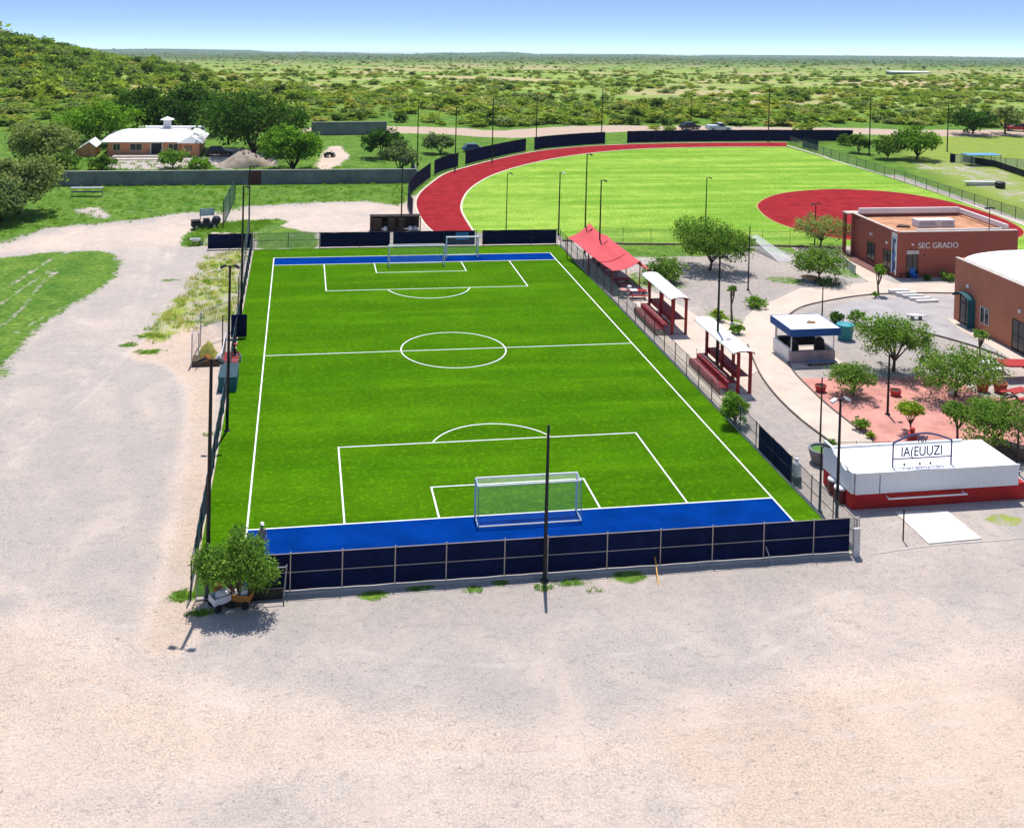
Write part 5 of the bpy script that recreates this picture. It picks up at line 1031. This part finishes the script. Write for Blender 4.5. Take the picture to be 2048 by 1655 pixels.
a = G(1835, 640); T = Thing('pale_bench', 'pale stone bench in the courtyard left of the second building', 'bench', (a[0], a[1], 0)); T.part('seat', MB().prism([(a[0] - 1.0, a[1] + .5), (a[0] + .2, a[1] + .35), (a[0] + .9, a[1] - .2), (a[0] - .5, a[1] - .1)], .38, .46), WHITE); [T.part('leg', MB().box(a[0] + k - .12, a[0] + k + .12, a[1] - .0, a[1] + .25, 0, .38), GREYCONC) for k in (-.45, .35)]
a = G(1828, 557); T = Thing('blue_chair', 'bright blue plastic chair beside the school door', 'chair', (a[0], a[1], 0)); BP = mat('blue_plastic', (.01, .16, .55), .4); T.part('seat', MB().box(a[0] - .3, a[0] + .3, a[1] - .3, a[1] + .3, .4, .48), BP); T.part('backrest', MB().box(a[0] - .3, a[0] + .3, a[1] + .24, a[1] + .3, .48, 1.05), BP)
for sx in (-1, 1):
    for sy in (-1, 1): T.part('leg', MB().box(a[0] + sx * .24 - .04, a[0] + sx * .24 + .04, a[1] + sy * .24 - .04, a[1] + sy * .24 + .04, 0, .4), BP)
a = G(1812, 556); T = Thing('dark_bench', 'dark bench beside the blue chair at the school door', 'bench', (a[0], a[1], 0)); T.part('seat', MB().box(a[0] - .7, a[0] + .2, a[1] - .1, a[1] + .35, .42, .5), DARK); T.part('backrest', MB().box(a[0] - .7, a[0] + .2, a[1] + .3, a[1] + .36, .5, 1.2), DARK); [T.part('leg', MB().box(a[0] + k, a[0] + k + .06, a[1], a[1] + .3, 0, .42), DARK) for k in (-.65, .1)]
a = G(1832, 905); T = Thing('urn', 'dark red urn-shaped ornament on the red plaza behind the arch sign', 'ornament', (a[0], a[1] + .5, 0)); T.part('body', MB().lathe((a[0], a[1] + .5, 0), [(.3, 0), (.22, .3), (.34, .7), (.26, 1.0), (.3, 1.1)], 14), RP); T.part('neck', MB().lathe((a[0], a[1] + .5, 1.1), [(.12, 0), (.18, .35)], 12), RP)
a = G(1655, 566); T = Thing('garden_stool', 'low round stone seat with an orange top by the tree in front of the school', 'seat', (a[0] - 1.6, a[1] + .8, 0)); T.part('base', MB().lathe((a[0] - 1.6, a[1] + .8, 0), [(.7, 0), (.75, .4)], 14), GREYCONC); T.part('top', MB().lathe((a[0] - 1.6, a[1] + .8, .4), [(.85, 0), (.85, .08)], 14), mat('orange_top', (.5, .25, .13), .8))
picnic('red picnic table at the right edge of the red plaza', *G2(2035, 800), .3, mat('plaza_red', (.42, .03, .03), .6))
T = picnic('white-topped picnic table behind the wide feathery tree', *G2(1985, 742), .1, WHITE)
a = G2(2030, 757); T = Thing('red_shelter', 'low red awning at the right edge behind the plaza trees', 'awning', (*a, 0)); T.part('roof', MB().bar((a[0] - 1.3, a[1], 1.3), (a[0] + 2, a[1], 1.15), 1.6, .12), mat('plaza_red', (.42, .03, .03), .6)); [T.part('post', MB().tube([(a[0] + k, a[1], 0), (a[0] + k, a[1], 1.2)], .05, 6), RS) for k in (-1.1, 1.4)]
# low rail fence behind the snack stand
fence('low_rail', 'thin low wire rail behind the snack stand along the walkway', 'rail', [G2(1680, 908), G2(1900, 906), G2(2060, 902)], .8, [i / 12 for i in range(13)], [], (1.,), DARK, DARK, .02, .3, chain_mat=netmat('fine_chain', (.3, .31, .31), .10))
a, b = G2(1990, 905), G2(2070, 930); T = Thing('stone_wall', 'rough dark stone wall at the right end of the snack stand', 'wall', (*a, 0)); T.part('panel', MB().bar((*a, .45), (*b, .45), .4, .9), mat('rubble', (.16, .13, .1), .95, .4, 2, 5, bmp=.6)); T.part('coping', MB().bar((*a, .93), (*b, .93), .5, .07), mat('rubble_top', (.3, .25, .2), .9))
# ---------------------------------------------------------------- left dugout
T = Thing('dugout_cage', 'open-topped pipe cage with yellow tarps on a wooden base outside the left fence', 'cage', (-20.7, -1.8, 0)); cx0, cx1, cy0, cy1 = -20.75, -18.35, -1.9, 5.2
T.part('base', MB().box(cx0, cx1, cy0, cy0 + 1.4, 0, .45), mat('old_wood', (.10, .065, .04), .9))
for xx, yy, h in ((cx0, cy0, 2.6), (cx0 + .5, cy0 + .1, 2.6), (cx1 - .3, cy0 + 3, 3.1), (cx1, cy1, 3.0), (cx0 + .2, cy1 - 2, 2.8)): T.part('post', MB().tube([(xx, yy, 0), (xx, yy, h)], .045, 6), STEEL if xx < -20 else DARK)
T.part('top_rail', MB().tube([(cx0, cy0, 2.6), (cx0 + .2, cy1 - 2, 2.8), (cx1, cy1, 3.0)], .032, 6), STEEL); T.part('middle_rail', MB().tube([(cx0, cy0, 1.4), (cx0 + .2, cy1 - 2, 1.5), (cx1, cy1, 1.6)], .025, 6), STEEL)
T.part('netting', MB().quad((cx0, cy0, .45), (cx0, cy0, 2.6), (cx0 + .2, cy1 - 2, 2.8), (cx0 + .2, cy1 - 2, .1)).quad((cx0 + .2, cy1 - 2, .1), (cx0 + .2, cy1 - 2, 2.8), (cx1, cy1, 3.0), (cx1, cy1, .1)), netmat('cage_net', (.4, .4, .42), .18))
def heap(name, label, cx, cy, z, rx, ry, h, m, seed, cat, n=14):
    r_ = np.random.default_rng(seed); V = []; F = []
    for i in range(5):
        for k in range(n):
            f = 1 - i / 4; j = 1 + r_.uniform(-.22, .22); V.append((cx + rx * f * j * math.cos(k * math.tau / n), cy + ry * f * j * math.sin(k * math.tau / n), z + h * (1 - f ** 1.6) * (1 + r_.uniform(-.12, .12) * (i > 0))))
    for i in range(4):
        for k in range(n): F.append((i * n + k, i * n + (k + 1) % n, (i + 1) * n + (k + 1) % n, (i + 1) * n + k))
    return tag(MB().add(V, F).build(name, m, (cx, cy, z), None, True), label, cat)
heap('tarp_heap', 'crumpled yellow-green tarp in the pipe cage', -19.6, -.9, .45, .8, .9, 1.2, mat('yellow_tarp', (.34, .32, .06), .7, .3), 3, 'tarp'); heap('tarp_heap', 'small orange tarp at the front of the pipe cage', -19.7, -1.55, .45, .5, .3, .5, mat('orange_tarp', (.55, .2, .04), .7, .2), 4, 'tarp'); heap('sack', 'white sack on the right corner of the cage base', -18.7, -1.5, .45, .35, .3, .45, WHITE, 5, 'sack')
T = Thing('players_bench', 'players bench with red seats and a navy back panel beside the left touchline', 'bench', (-17.9, -2.6, 0)); T.part('seat', MB().box(-18.35, -17.2, -3.4, -.2, .42, .52), RSL); T.part('backrest', MB().box(-18.45, -18.37, -3.4, 1.5, .1, 1.5), mat('white_panel', (.62, .6, .62), .6)); T.part('end_panel', MB().box(-18.2, -16.9, 4.6, 4.7, .1, 2.0), NAVY)
for yy in (-3.2, -1.8, -.4): T.part('leg', MB().box(-18.2, -17.3, yy, yy + .06, 0, .42), DARK)
T = Thing('equipment_box', 'teal open-topped equipment box below the players bench', 'box', (-17.9, -7.3, 0)); bx0, bx1, by0, by1 = -18.35, -17.05, -7.4, -4.3; TB = mat('teal_box', (.02, .13, .15), .6)
T.part('body', MB().box(bx0, bx1, by0, by0 + .06, 0, 1.05).box(bx0, bx0 + .06, by0 + .06, by1, 0, 1.05).box(bx1 - .06, bx1, by0 + .06, by1, 0, 1.05).box(bx0, bx1, by1, by1 + .06, 0, 1.05), TB); T.part('lid', MB().bar((bx0 - .03, (by0 + by1) / 2, 1.07), (bx1 + .03, (by0 + by1) / 2, 1.07), 3.1, .05), mat('dark_teal_lid', (.02, .06, .08), .6)); T.part('rail', MB().tube([(bx0, by0, 1.25), (bx0, by1, 1.25), (bx1, by1, 1.25)], .03, 6), STEEL)
heap('red_bags', 'heap of red kit bags on the players bench', -17.7, -2.9, .52, .5, .5, .35, mat('red_bag', (.42, .05, .05), .7, .3), 6, 'bags')
# ---------------------------------------------------------------- people
def limb(mb_v, mb_e, rad, pts, rs, link=None):
    s = len(mb_v)
    for p, r in zip(pts, rs): mb_v.append(p); rad.append(r)
    for i in range(len(pts) - 1): mb_e.append((s + i, s + i + 1))
    if link is not None: mb_e.append((link, s))
    return s
def person(label, loc, rz, pose, shirt, pants, skin, cap, hair=(.02, .015, .01), s=1.):
    root = bpy.data.objects.new('person', None); COL.objects.link(root); root.location = loc; root.rotation_euler = (0, 0, rz); root.scale = (s, s, s); tag(root, label, 'person')
    v, e, r = [], [], []
    st = pose == 'stand'; z = .92 if st else .58
    p0 = limb(v, e, r, [(0, 0, z), (0, .01, z + .2), (0, .02, z + .42), (0, .02, z + .54), (0, .0, z + .62)], [.14, .13, .15, .07, .055])
    if st: legs = [[(sx * .09, 0, .86), (sx * .10, -.02, .48), (sx * .10, .02, .09), (sx * .11, -.14, .04)] for sx in (-1, 1)]
    else: legs = [[(sx * .10, -.05, .55), (sx * .13, -.45, .54), (sx * .13, -.47, .09), (sx * .13, -.60, .04)] for sx in (-1, 1)]
    for l in legs: limb(v, e, r, l, [.095, .065, .045, .04], p0)
    hands = []
    for sx in (-1, 1):
        h = [(sx * .17, .02, z + .46), (sx * .23, 0, z + .2), (sx * .22, -.13, z - .02)] if st else [(sx * .17, .02, z + .46), (sx * .24, -.1, z + .22), (sx * .13, -.35, z + .05)]
        limb(v, e, r, h, [.06, .045, .034], p0 + 2); hands.append(h)
    body_mats = [shirt, pants, skin]
    def skinmesh(name, v, e, r, sub=2):
        me = bpy.data.meshes.new(name); me.from_pydata(v, e, []); o = bpy.data.objects.new(name, me); COL.objects.link(o); o.parent = root
        m = o.modifiers.new('skin', 'SKIN'); 
        for i, rr in enumerate(r): me.skin_vertices[0].data[i].radius = (rr, rr)
        me.skin_vertices[0].data[0].use_root = True
        o.modifiers.new('sub', 'SUBSURF').levels = sub; o.modifiers['sub'].render_levels = sub; return o
    m, t, bs, out = nodes('clothes'); tcx = N(t, 'ShaderNodeTexCoord'); sp = N(t, 'ShaderNodeSeparateXYZ'); t.links.new(tcx.outputs['Object'], sp.inputs[0])
    hs = z + .0; c = mix(t, ramp(t, sp.outputs[2], hs + .02, hs + .03), pants, shirt); c = mix(t, ramp(t, sp.outputs[2], z + .51, z + .52), c, skin); c = mix(t, ramp(t, sp.outputs[2], .10, .11), (.02, .02, .02), c)
    t.links.new(c, bs.inputs['Base Color']); bs.inputs['Roughness'].default_value = .85
    me = bpy.data.meshes.new('body')
    o = bpy.data.objects.new('body', me); me.from_pydata(v, e, [])
    COL.objects.link(o); o.parent = root; bm_ = o.modifiers.new('skin', 'SKIN')
    if not me.skin_vertices: me.attributes.new('skin_vertex', 'FLOAT', 'POINT') if False else None
    if me.skin_vertices:
        for i, rr in enumerate(r): me.skin_vertices[0].data[i].radius = (rr, rr)
        me.skin_vertices[0].data[0].use_root = True
    sb = o.modifiers.new('sub', 'SUBSURF'); sb.levels = sb.render_levels = 2; me.materials.append(m)
    SK = mat('skin_%d' % int(skin[0] * 100), skin, .6, .05)
    hd = MB().sphere((0, -.01, z + .74), .105, 16, 12, (.92, 1.05, 1.25)); hd.sphere((0, -.125, z + .73), .022, 8, 6, (.8, 1, 1.2))
    for sx in (-1, 1): hd.sphere((sx * .1, 0, z + .73), .03, 8, 6, (.4, .8, 1.2))
    h_ = hd.build('head', SK, (0, 0, 0), root, True)
    for sx in (-1, 1): MB().sphere((sx * .038, -.105, z + .76), .014, 8, 6).build('eye', BLACK, (0, 0, 0), h_)
    MB().box(-.03, .03, -.115, -.10, z + .675, z + .683).build('mouth', mat('lips', (.3, .1, .09), .6), (0, 0, 0), h_)
    MB().sphere((0, .02, z + .775), .11, 14, 8, (.98, 1.05, 1.0)).build('hair', mat('hair', hair, .8), (0, 0, 0), root, True)
    MB().sphere((0, 0, z + .815), .118, 14, 8, (1, 1.08, .72)).prism([(-.09, -.1), (.09, -.1), (.07, -.22), (-.07, -.22)], z + .80, z + .82).build('cap', cap, (0, 0, 0), root, True)
    for h in hands:
        b = Vector(h[2]); d = (b - Vector(h[1])).normalized(); sd = d.cross(Vector((0, 0, 1))).normalized(); mb = MB(); mb.bar(b, b + d * .09, .075, .03)
        for k in range(4): q = b + d * .085 + sd * (.028 - .019 * k); L_ = (.06, .075, .07, .055)[k]; mb.tube([q, q + d * L_ * .5, q + d * L_ + Vector((0, 0, -.015))], [.0095, .009, .007], 6)
        q = b + d * .03 + sd * .04; mb.tube([q, q + d * .04 + sd * .025, q + d * .075 + sd * .02], [.012, .01, .008], 6); mb.build('hand', SK, (0, 0, 0), root, True)
    return root
a = G(523, 1110); person('person in white cap and tan top standing on the blue strip by the corner tree', (a[0], a[1], .04), .3, 'stand', (.40, .32, .22), (.05, .2, .25), (.30, .17, .11), WHITE, s=.95)
person('person in red cap and dark top seated on the bench by the left touchline', (-17.55, -.9, -.05), 1.57, 'sit', (.03, .025, .03), (.6, .6, .62), (.28, .15, .1), mat('red_cap', (.5, .04, .03), .7))
# ---------------------------------------------------------------- bits round the near left corner tree
def cart(label, cx, cy, body, rz=0., s=1., box=None):
    T = Thing('garden_cart', label, 'cart', (cx, cy, 0), 'carts by the corner tree', rz); W_ = mat('tyre', (.02, .02, .02), .8)
    T.part('tray', MB().box(-.5 * s, .5 * s, -.3 * s, .3 * s, .28 * s, .34 * s).box(-.5 * s, -.46 * s, -.3 * s, .3 * s, .34 * s, .55 * s).box(.46 * s, .5 * s, -.3 * s, .3 * s, .34 * s, .55 * s).box(-.46 * s, .46 * s, -.3 * s, -.26 * s, .34 * s, .55 * s).box(-.46 * s, .46 * s, .26 * s, .3 * s, .34 * s, .55 * s), body)
    T.part('load', MB().sphere((0, 0, .5 * s), .3 * s, 10, 7, (1.2, .75, .8)), box or WHITE)
    T.part('handle', MB().tube([(.5 * s, 0, .5 * s), (.8 * s, 0, .95 * s)], .025, 6).tube([(.8 * s, -.18 * s, .95 * s), (.8 * s, .18 * s, .95 * s)], .025, 6), DARK)
    for sx in (-1, 1):
        for sy in (-1, 1): T.part('wheel', MB().tube([(sx * .34 * s, sy * .34 * s - .04, .16 * s), (sx * .34 * s, sy * .34 * s + .04, .16 * s)], .16 * s, 14), W_)
    return T
OR = mat('orange_paint', (.5, .2, .04), .5)
cart('white-loaded cart parked left under the small corner tree', *G2(445, 1212), WHITE, .5, 1.15); cart('orange cart with pale bags under the right side of the small corner tree', *G2(480, 1208), OR, -.3, 1.15)
a = G(436, 1196); tag(MB().lathe((a[0], a[1], 0), [(.2, 0), (.24, .45), (.2, .7)], 12).build('orange_drum', OR, (a[0], a[1], 0)), 'small orange drum at the left foot of the corner tree', 'drum')
a = G(538, 1197); T = Thing('metal_rack', 'dark metal rack with a shelf standing against the near fence beside the corner tree', 'rack', (a[0], a[1], 0)); x0, x1, y0, y1 = a[0] - .85, a[0] + .7, a[1] - .15, a[1] + .65
for xx in (x0, x1):
    for yy in (y0, y1): T.part('leg', MB().tube([(xx, yy, 0), (xx + (.12 if xx == x1 else 0), yy, 1.7)], .035, 6), DARK if xx < a[0] else STEEL)
T.part('shelf', MB().box(x0, x1, y0, y1, .5, .56), DARK); T.part('top_bar', MB().tube([(x0, y0, 1.6), (x1 + .1, y0, 1.6)], .03, 6).tube([(x0, y1, 1.65), (x1 + .1, y1, 1.65)], .03, 6), STEEL); T.part('back_panel', MB().box(x0 + .05, x1 - .05, y1 - .03, y1, .6, 1.4), BLACK); T.part('foot_box', MB().box(x0 + .05, x1 - .05, y0 + .05, y1 - .1, .03, .45), BLACK)
# gate leg, a plain pale box, at the right corner of near fence
a = G(1705, 1100); tag(MB().box(16.8, 17.15, -34.78, -34.6, 0, 1.55).build('gate_leg', mat('pale_box', (.6, .6, .58), .6), (17.0, -34.7, 0)), 'pale gate leg at the right corner of the near navy fence', 'box')
# ---------------------------------------------------------------- scrap shelter behind the far goals
a, b = G2(741, 464), G2(840, 462); T = Thing('scrap_shelter', 'long low dark wooden shelter full of odds and ends behind the far goals', 'shelter', (*a, 0)); DW = mat('dark_wood', (.035, .022, .018), .9, .3); y0 = a[1]; L_ = b[0] - a[0]
T.part('back_panel', MB().box(a[0], b[0], y0 + 1.3, y0 + 1.38, .1, 1.7), DW); T.part('roof', MB().bar((a[0] + L_ / 2, y0 + .5, 1.72), (a[0] + L_ / 2, y0 + 1.45, 1.8), L_ + .1, .06), DW)
for f in (0, .35, .52, .7, 1): T.part('post', MB().box(a[0] + L_ * f - .06, a[0] + L_ * f + .06, y0, y0 + .12, 0, 1.72), DW)
for f, w_, nm in ((.12, .32, 'cabinet'), (.43, .2, 'cabinet'), (.62, .18, 'cabinet')): T.part(nm, MB().box(a[0] + L_ * (f - w_ / 3), a[0] + L_ * (f + w_ / 3), y0 + .2, y0 + 1.2, .05, 1.5), mat('brown_cabinet', (.05, .03, .022), .8))
for f, m_ in ((.3, WHITE), (.55, mat('brown_cabinet', (.05, .03, .022), .8)), (.8, WHITE), (.9, STEEL)): T.part('clutter', MB().lathe((a[0] + L_ * f, y0 + .5, .05), [(.3, 0), (.35, .3), (.15, .5)], 9), m_)
# ---------------------------------------------------------------- vehicles and odds far off
def wheel(T, x_, y_, r, par=None):
    w_ = T.part('wheel', MB().tube([(x_, y_ - .1, r), (x_, y_ + .1, r)], r, 14), mat('tyre', (.02, .02, .02), .8), par); T.part('rim', MB().tube([(x_, y_ - .12, r), (x_, y_ + .12, r)], r * .55, 10), STEEL, w_)
def car(name, label, u, v, body, rz=0., pickup=False, cat='car', s=1., terrain=False):
    p = GT(u, v) if terrain else G(u, v); T = Thing(name, label, cat, (p[0], p[1], float(Tz(p[0], p[1]))), 'parked vehicles', rz or 1e-4)
    def prof(pts, w0, nm, m, par=None, taper=0.):
        k = len(pts); V = [(a_ * s, -w0 * s + (taper * s if b_ > 1 else 0), b_ * s) for a_, b_ in pts] + [(a_ * s, w0 * s - (taper * s if b_ > 1 else 0), b_ * s) for a_, b_ in pts]
        return T.part(nm, MB().add(V, [tuple(range(k)), tuple(range(k, 2 * k))[::-1]] + [(i, k + i, k + (i + 1) % k, (i + 1) % k) for i in range(k)]), m, par)
    bd = prof([(-2.3, .35), (2.2, .35), (2.25, .75), (1.1, .95), (-2.25, .95), (-2.3, .6)], .88, 'body', body)
    cab = [(-.2, .952), (1.1, .952), (.6, 1.5), (-.1, 1.52)] if pickup else [(-2.0, .952), (1.05, .952), (.45, 1.48), (-1.5, 1.5)]
    prof(cab, .8, 'cabin', mat('car_glass', (.03, .035, .04), .15, spec=.6), None, .12); prof([(c_[0] * .95, 1.505) for c_ in cab[2:]] + [(cab[3][0] * .95, 1.56), (cab[2][0] * .95, 1.56)], .66, 'roof', body)
    if pickup: T.part('cargo_bed', MB().box(-2.2 * s, -.3 * s, -.84 * s, .84 * s, .955 * s, 1.15 * s), body)
    for xx in (-1.45, 1.45):
        for yy in (-.8, .8): wheel(T, xx * s, yy * s, .33 * s)
    for yy in (-.6, .6): T.part('headlight', MB().box(2.2 * s, 2.27 * s, (yy - .15) * s, (yy + .15) * s, .62 * s, .76 * s), WHITE)
    return T
car('parked_car', 'dark car parked beside the big tree at the right end of the house', 438, 311, mat('black_car', (.015, .017, .02), .3, .05, spec=.6), .1)
car('pickup_truck', 'white pickup parked beyond the far straight of the track', 1437, 262, mat('white_car', (.6, .65, .7), .35, .04, spec=.5), .05, True, 'truck', 1.15)
car('parked_car', 'red vehicle half hidden by trees at the far right edge', 2035, 262, mat('red_car', (.4, .02, .02), .35, .05, spec=.5), 2.8, False, 'car', 1.2)
car('parked_car', 'small dark vehicle parked left of the white pickup beyond the track', 1380, 258, mat('black_car', (.015, .017, .02), .3, .05, spec=.6), .3, False, 'car', 1.)
car('parked_car', 'small blue car parked on the grass outside the curved navy screen', 948, 303, mat('blue_car', (.01, .07, .3), .35, .05, spec=.5), .1, False, 'car', .9)
def quad_bike(label, u, v, m, rz):
    p = G(u, v); T = Thing('quad_bike', label, 'quad bike', (p[0], p[1], 0), None, rz); T.part('body', MB().box(-.7, .7, -.25, .25, .4, .7).box(-.9, .9, -.42, .42, .62, .68), m); T.part('seat', MB().box(-.6, .2, -.18, .18, .7, .85), BLACK); T.part('handlebar', MB().tube([(.4, 0, .7), (.3, 0, 1.05)], .04, 6).tube([(.3, -.4, 1.08), (.3, .4, 1.08)], .03, 6), DARK)
    for xx in (-.6, .6):
        for yy in (-.45, .45): wheel(T, xx, yy, .3)
quad_bike('dark quad bike on the pinkish drive right of the bright green tree', 659, 314, BLACK, .3); 
p = G(410, 457); T = Thing('mower_cart', 'dark utility cart with a white and blue panel left of the green ball net', 'cart', (p[0], p[1], 0), None, .25)
T.part('body', MB().box(-1.6, 1.4, -.6, .6, .35, .75), mat('cart_dark', (.02, .03, .035), .6)); T.part('hood', MB().box(-1.6, -.6, -.5, .5, .75, 1.1), BLACK); T.part('panel', MB().bar((-.6, .4, 1.9), (1.1, .4, 1.9), .06, .9), mat('pale_panel', (.45, .6, .62), .5)); T.part('seat', MB().box(-.2, .5, -.4, .4, .75, 1.2), BLACK); T.part('roof_post', MB().tube([(-.5, .4, .7), (-.5, .4, 2.3)], .04, 6).tube([(1.1, .4, .7), (1.1, .4, 2.3)], .04, 6), DARK); T.part('hay_bag', MB().sphere((1.3, -.1, .95), .55, 10, 7), mat('dark_bag', (.015, .02, .035), .6))
for xx in (-1.1, 1.0):
    for yy in (-.6, .6): wheel(T, xx, yy, .35)
p = G(391, 490); T = Thing('wheelbarrow', 'white wheelbarrow on the grass left of the far navy fence', 'wheelbarrow', (p[0], p[1], 0)); x_, y_ = p[0], p[1]
T.part('tray', MB().add([(x_ - .6, y_ - .35, .75), (x_ + .55, y_ - .35, .75), (x_ + .55, y_ + .35, .75), (x_ - .6, y_ + .35, .75), (x_ - .3, y_ - .2, .4), (x_ + .3, y_ - .2, .4), (x_ + .3, y_ + .2, .4), (x_ - .3, y_ + .2, .4)], [(4, 5, 6, 7), (0, 1, 5, 4), (1, 2, 6, 5), (2, 3, 7, 6), (3, 0, 4, 7)]), WHITE); T.part('frame', MB().tube([(x_ - 1.0, y_ - .3, .7), (x_ + .2, y_ - .2, .38), (x_ + .6, y_, .2)], .03, 6).tube([(x_ - 1.0, y_ + .3, .7), (x_ + .2, y_ + .2, .38), (x_ + .6, y_, .2)], .03, 6), DARK); wheel(T, x_ + .6, y_, .2); T.part('leg', MB().tube([(x_ - .2, y_ - .2, .4), (x_ - .25, y_ - .2, 0)], .03, 6).tube([(x_ - .2, y_ + .2, .4), (x_ - .25, y_ + .2, 0)], .03, 6), DARK)
p = G(174, 392); T = Thing('metal_trough', 'low grey metal feed rack on the grass before the left end of the wall', 'rack', (p[0], p[1], 0)); x_, y_ = p[0], p[1]; T.part('top_frame', MB().bar((x_ - 2.1, y_, 1.15), (x_ + 2.1, y_, 1.15), 1.0, .07), STEEL)
T.part('tray', MB().box(x_ - 1.9, x_ + 1.9, y_ - .4, y_ + .4, .55, .62), GREYCONC); [T.part('leg', MB().tube([(x_ + a_, y_ + b_, 0), (x_ + a_, y_ + b_, 1.15)], .04, 6), STEEL) for a_ in (-2, 2) for b_ in (-.4, .4)]
p = G(488, 335); heap('gravel_heap', 'heap of tan gravel behind the concrete wall', p[0], p[1] + 2.0, 0, 4.0, 3.2, 2.3, mat('tan_gravel', (.42, .34, .27), .95, .25, 1., 6, bmp=.5), 9, 'gravel heap', 22)
p = G(1965, 330); T = Thing('blue_canopy', 'row of small blue shade roofs behind the pale mesh fence at the right', 'canopy', (p[0], p[1], 0)); T.part('roof', MB().bar((p[0] - 3.5, p[1], 1.9), (p[0] + 3.0, p[1], 1.9), 2.5, .12), mat('sky_blue_roof', (.12, .32, .5), .6)); [T.part('post', MB().tube([(p[0] + k, p[1] - 1, 0), (p[0] + k, p[1] - 1, 1.9)], .06, 6), DARK) for k in (-3, -1, 1, 2.8)]
p = G(1970, 370); T = Thing('white_boat', 'low white trough lying on the dry grass beyond the right field fence', 'trough', (p[0], p[1], 0)); T.part('body', MB().add([(p[0] - 3.6, p[1] - .5, .6), (p[0] + 3, p[1] - .5, .5), (p[0] + 3, p[1] + .5, .5), (p[0] - 3.6, p[1] + .5, .6), (p[0] - 3, p[1] - .3, 0), (p[0] + 2.6, p[1] - .3, 0), (p[0] + 2.6, p[1] + .3, 0), (p[0] - 3, p[1] + .3, 0)], [(0, 1, 2, 3), (4, 7, 6, 5), (0, 4, 5, 1), (1, 5, 6, 2), (2, 6, 7, 3), (3, 7, 4, 0)]), WHITE); T.part('rim', MB().tube([(p[0] - 3.6, p[1] - .5, .6), (p[0] + 3, p[1] - .5, .5)], .06, 6), STEEL)
p = G(2000, 376); tag(MB().lathe((p[0], p[1], 0), [(.75, 0), (.8, .9), (.6, 1.0)], 12).build('dark_tank', DARK, (p[0], p[1], 0)), 'dark round tank at the right end of the white trough', 'tank')

# ---------------------------------------------------------------- air: one closed box parallel to the falling plain
hz = bpy.data.meshes.new('haze'); nrm_ = Vector((GX, GY, 1)).normalized(); f_ = Vector((FW[0], FW[1], 0)); f_ = (f_ - nrm_ * f_.dot(nrm_)).normalized(); r_ = f_.cross(nrm_).normalized()
c0 = Vector(CAM.tolist()) + nrm_ * 11; V = [c0 + f_ * a + r_ * b * wd_ + nrm_ * z_ for z_ in (-62, 0) for a, b, wd_ in ((-130, -1, 400), (-130, 1, 400), (13000, 1, 9500), (13000, -1, 9500))]
hz.from_pydata(V, [], [(3, 2, 1, 0), (4, 5, 6, 7), (0, 1, 5, 4), (1, 2, 6, 5), (2, 3, 7, 6), (3, 0, 4, 7)]); ho = bpy.data.objects.new('haze', hz); COL.objects.link(ho); struct(ho, 'stuff')
m = bpy.data.materials.new('haze'); m.use_nodes = True; t = m.node_tree; t.nodes.clear(); out = N(t, 'ShaderNodeOutputMaterial'); pv = N(t, 'ShaderNodeVolumePrincipled')
pv.inputs['Color'].default_value = (.72, .85, 1, 1); pv.inputs['Density'].default_value = .00006; pv.inputs['Anisotropy'].default_value = .2
t.links.new(pv.outputs[0], out.inputs['Volume']); hz.materials.append(m)
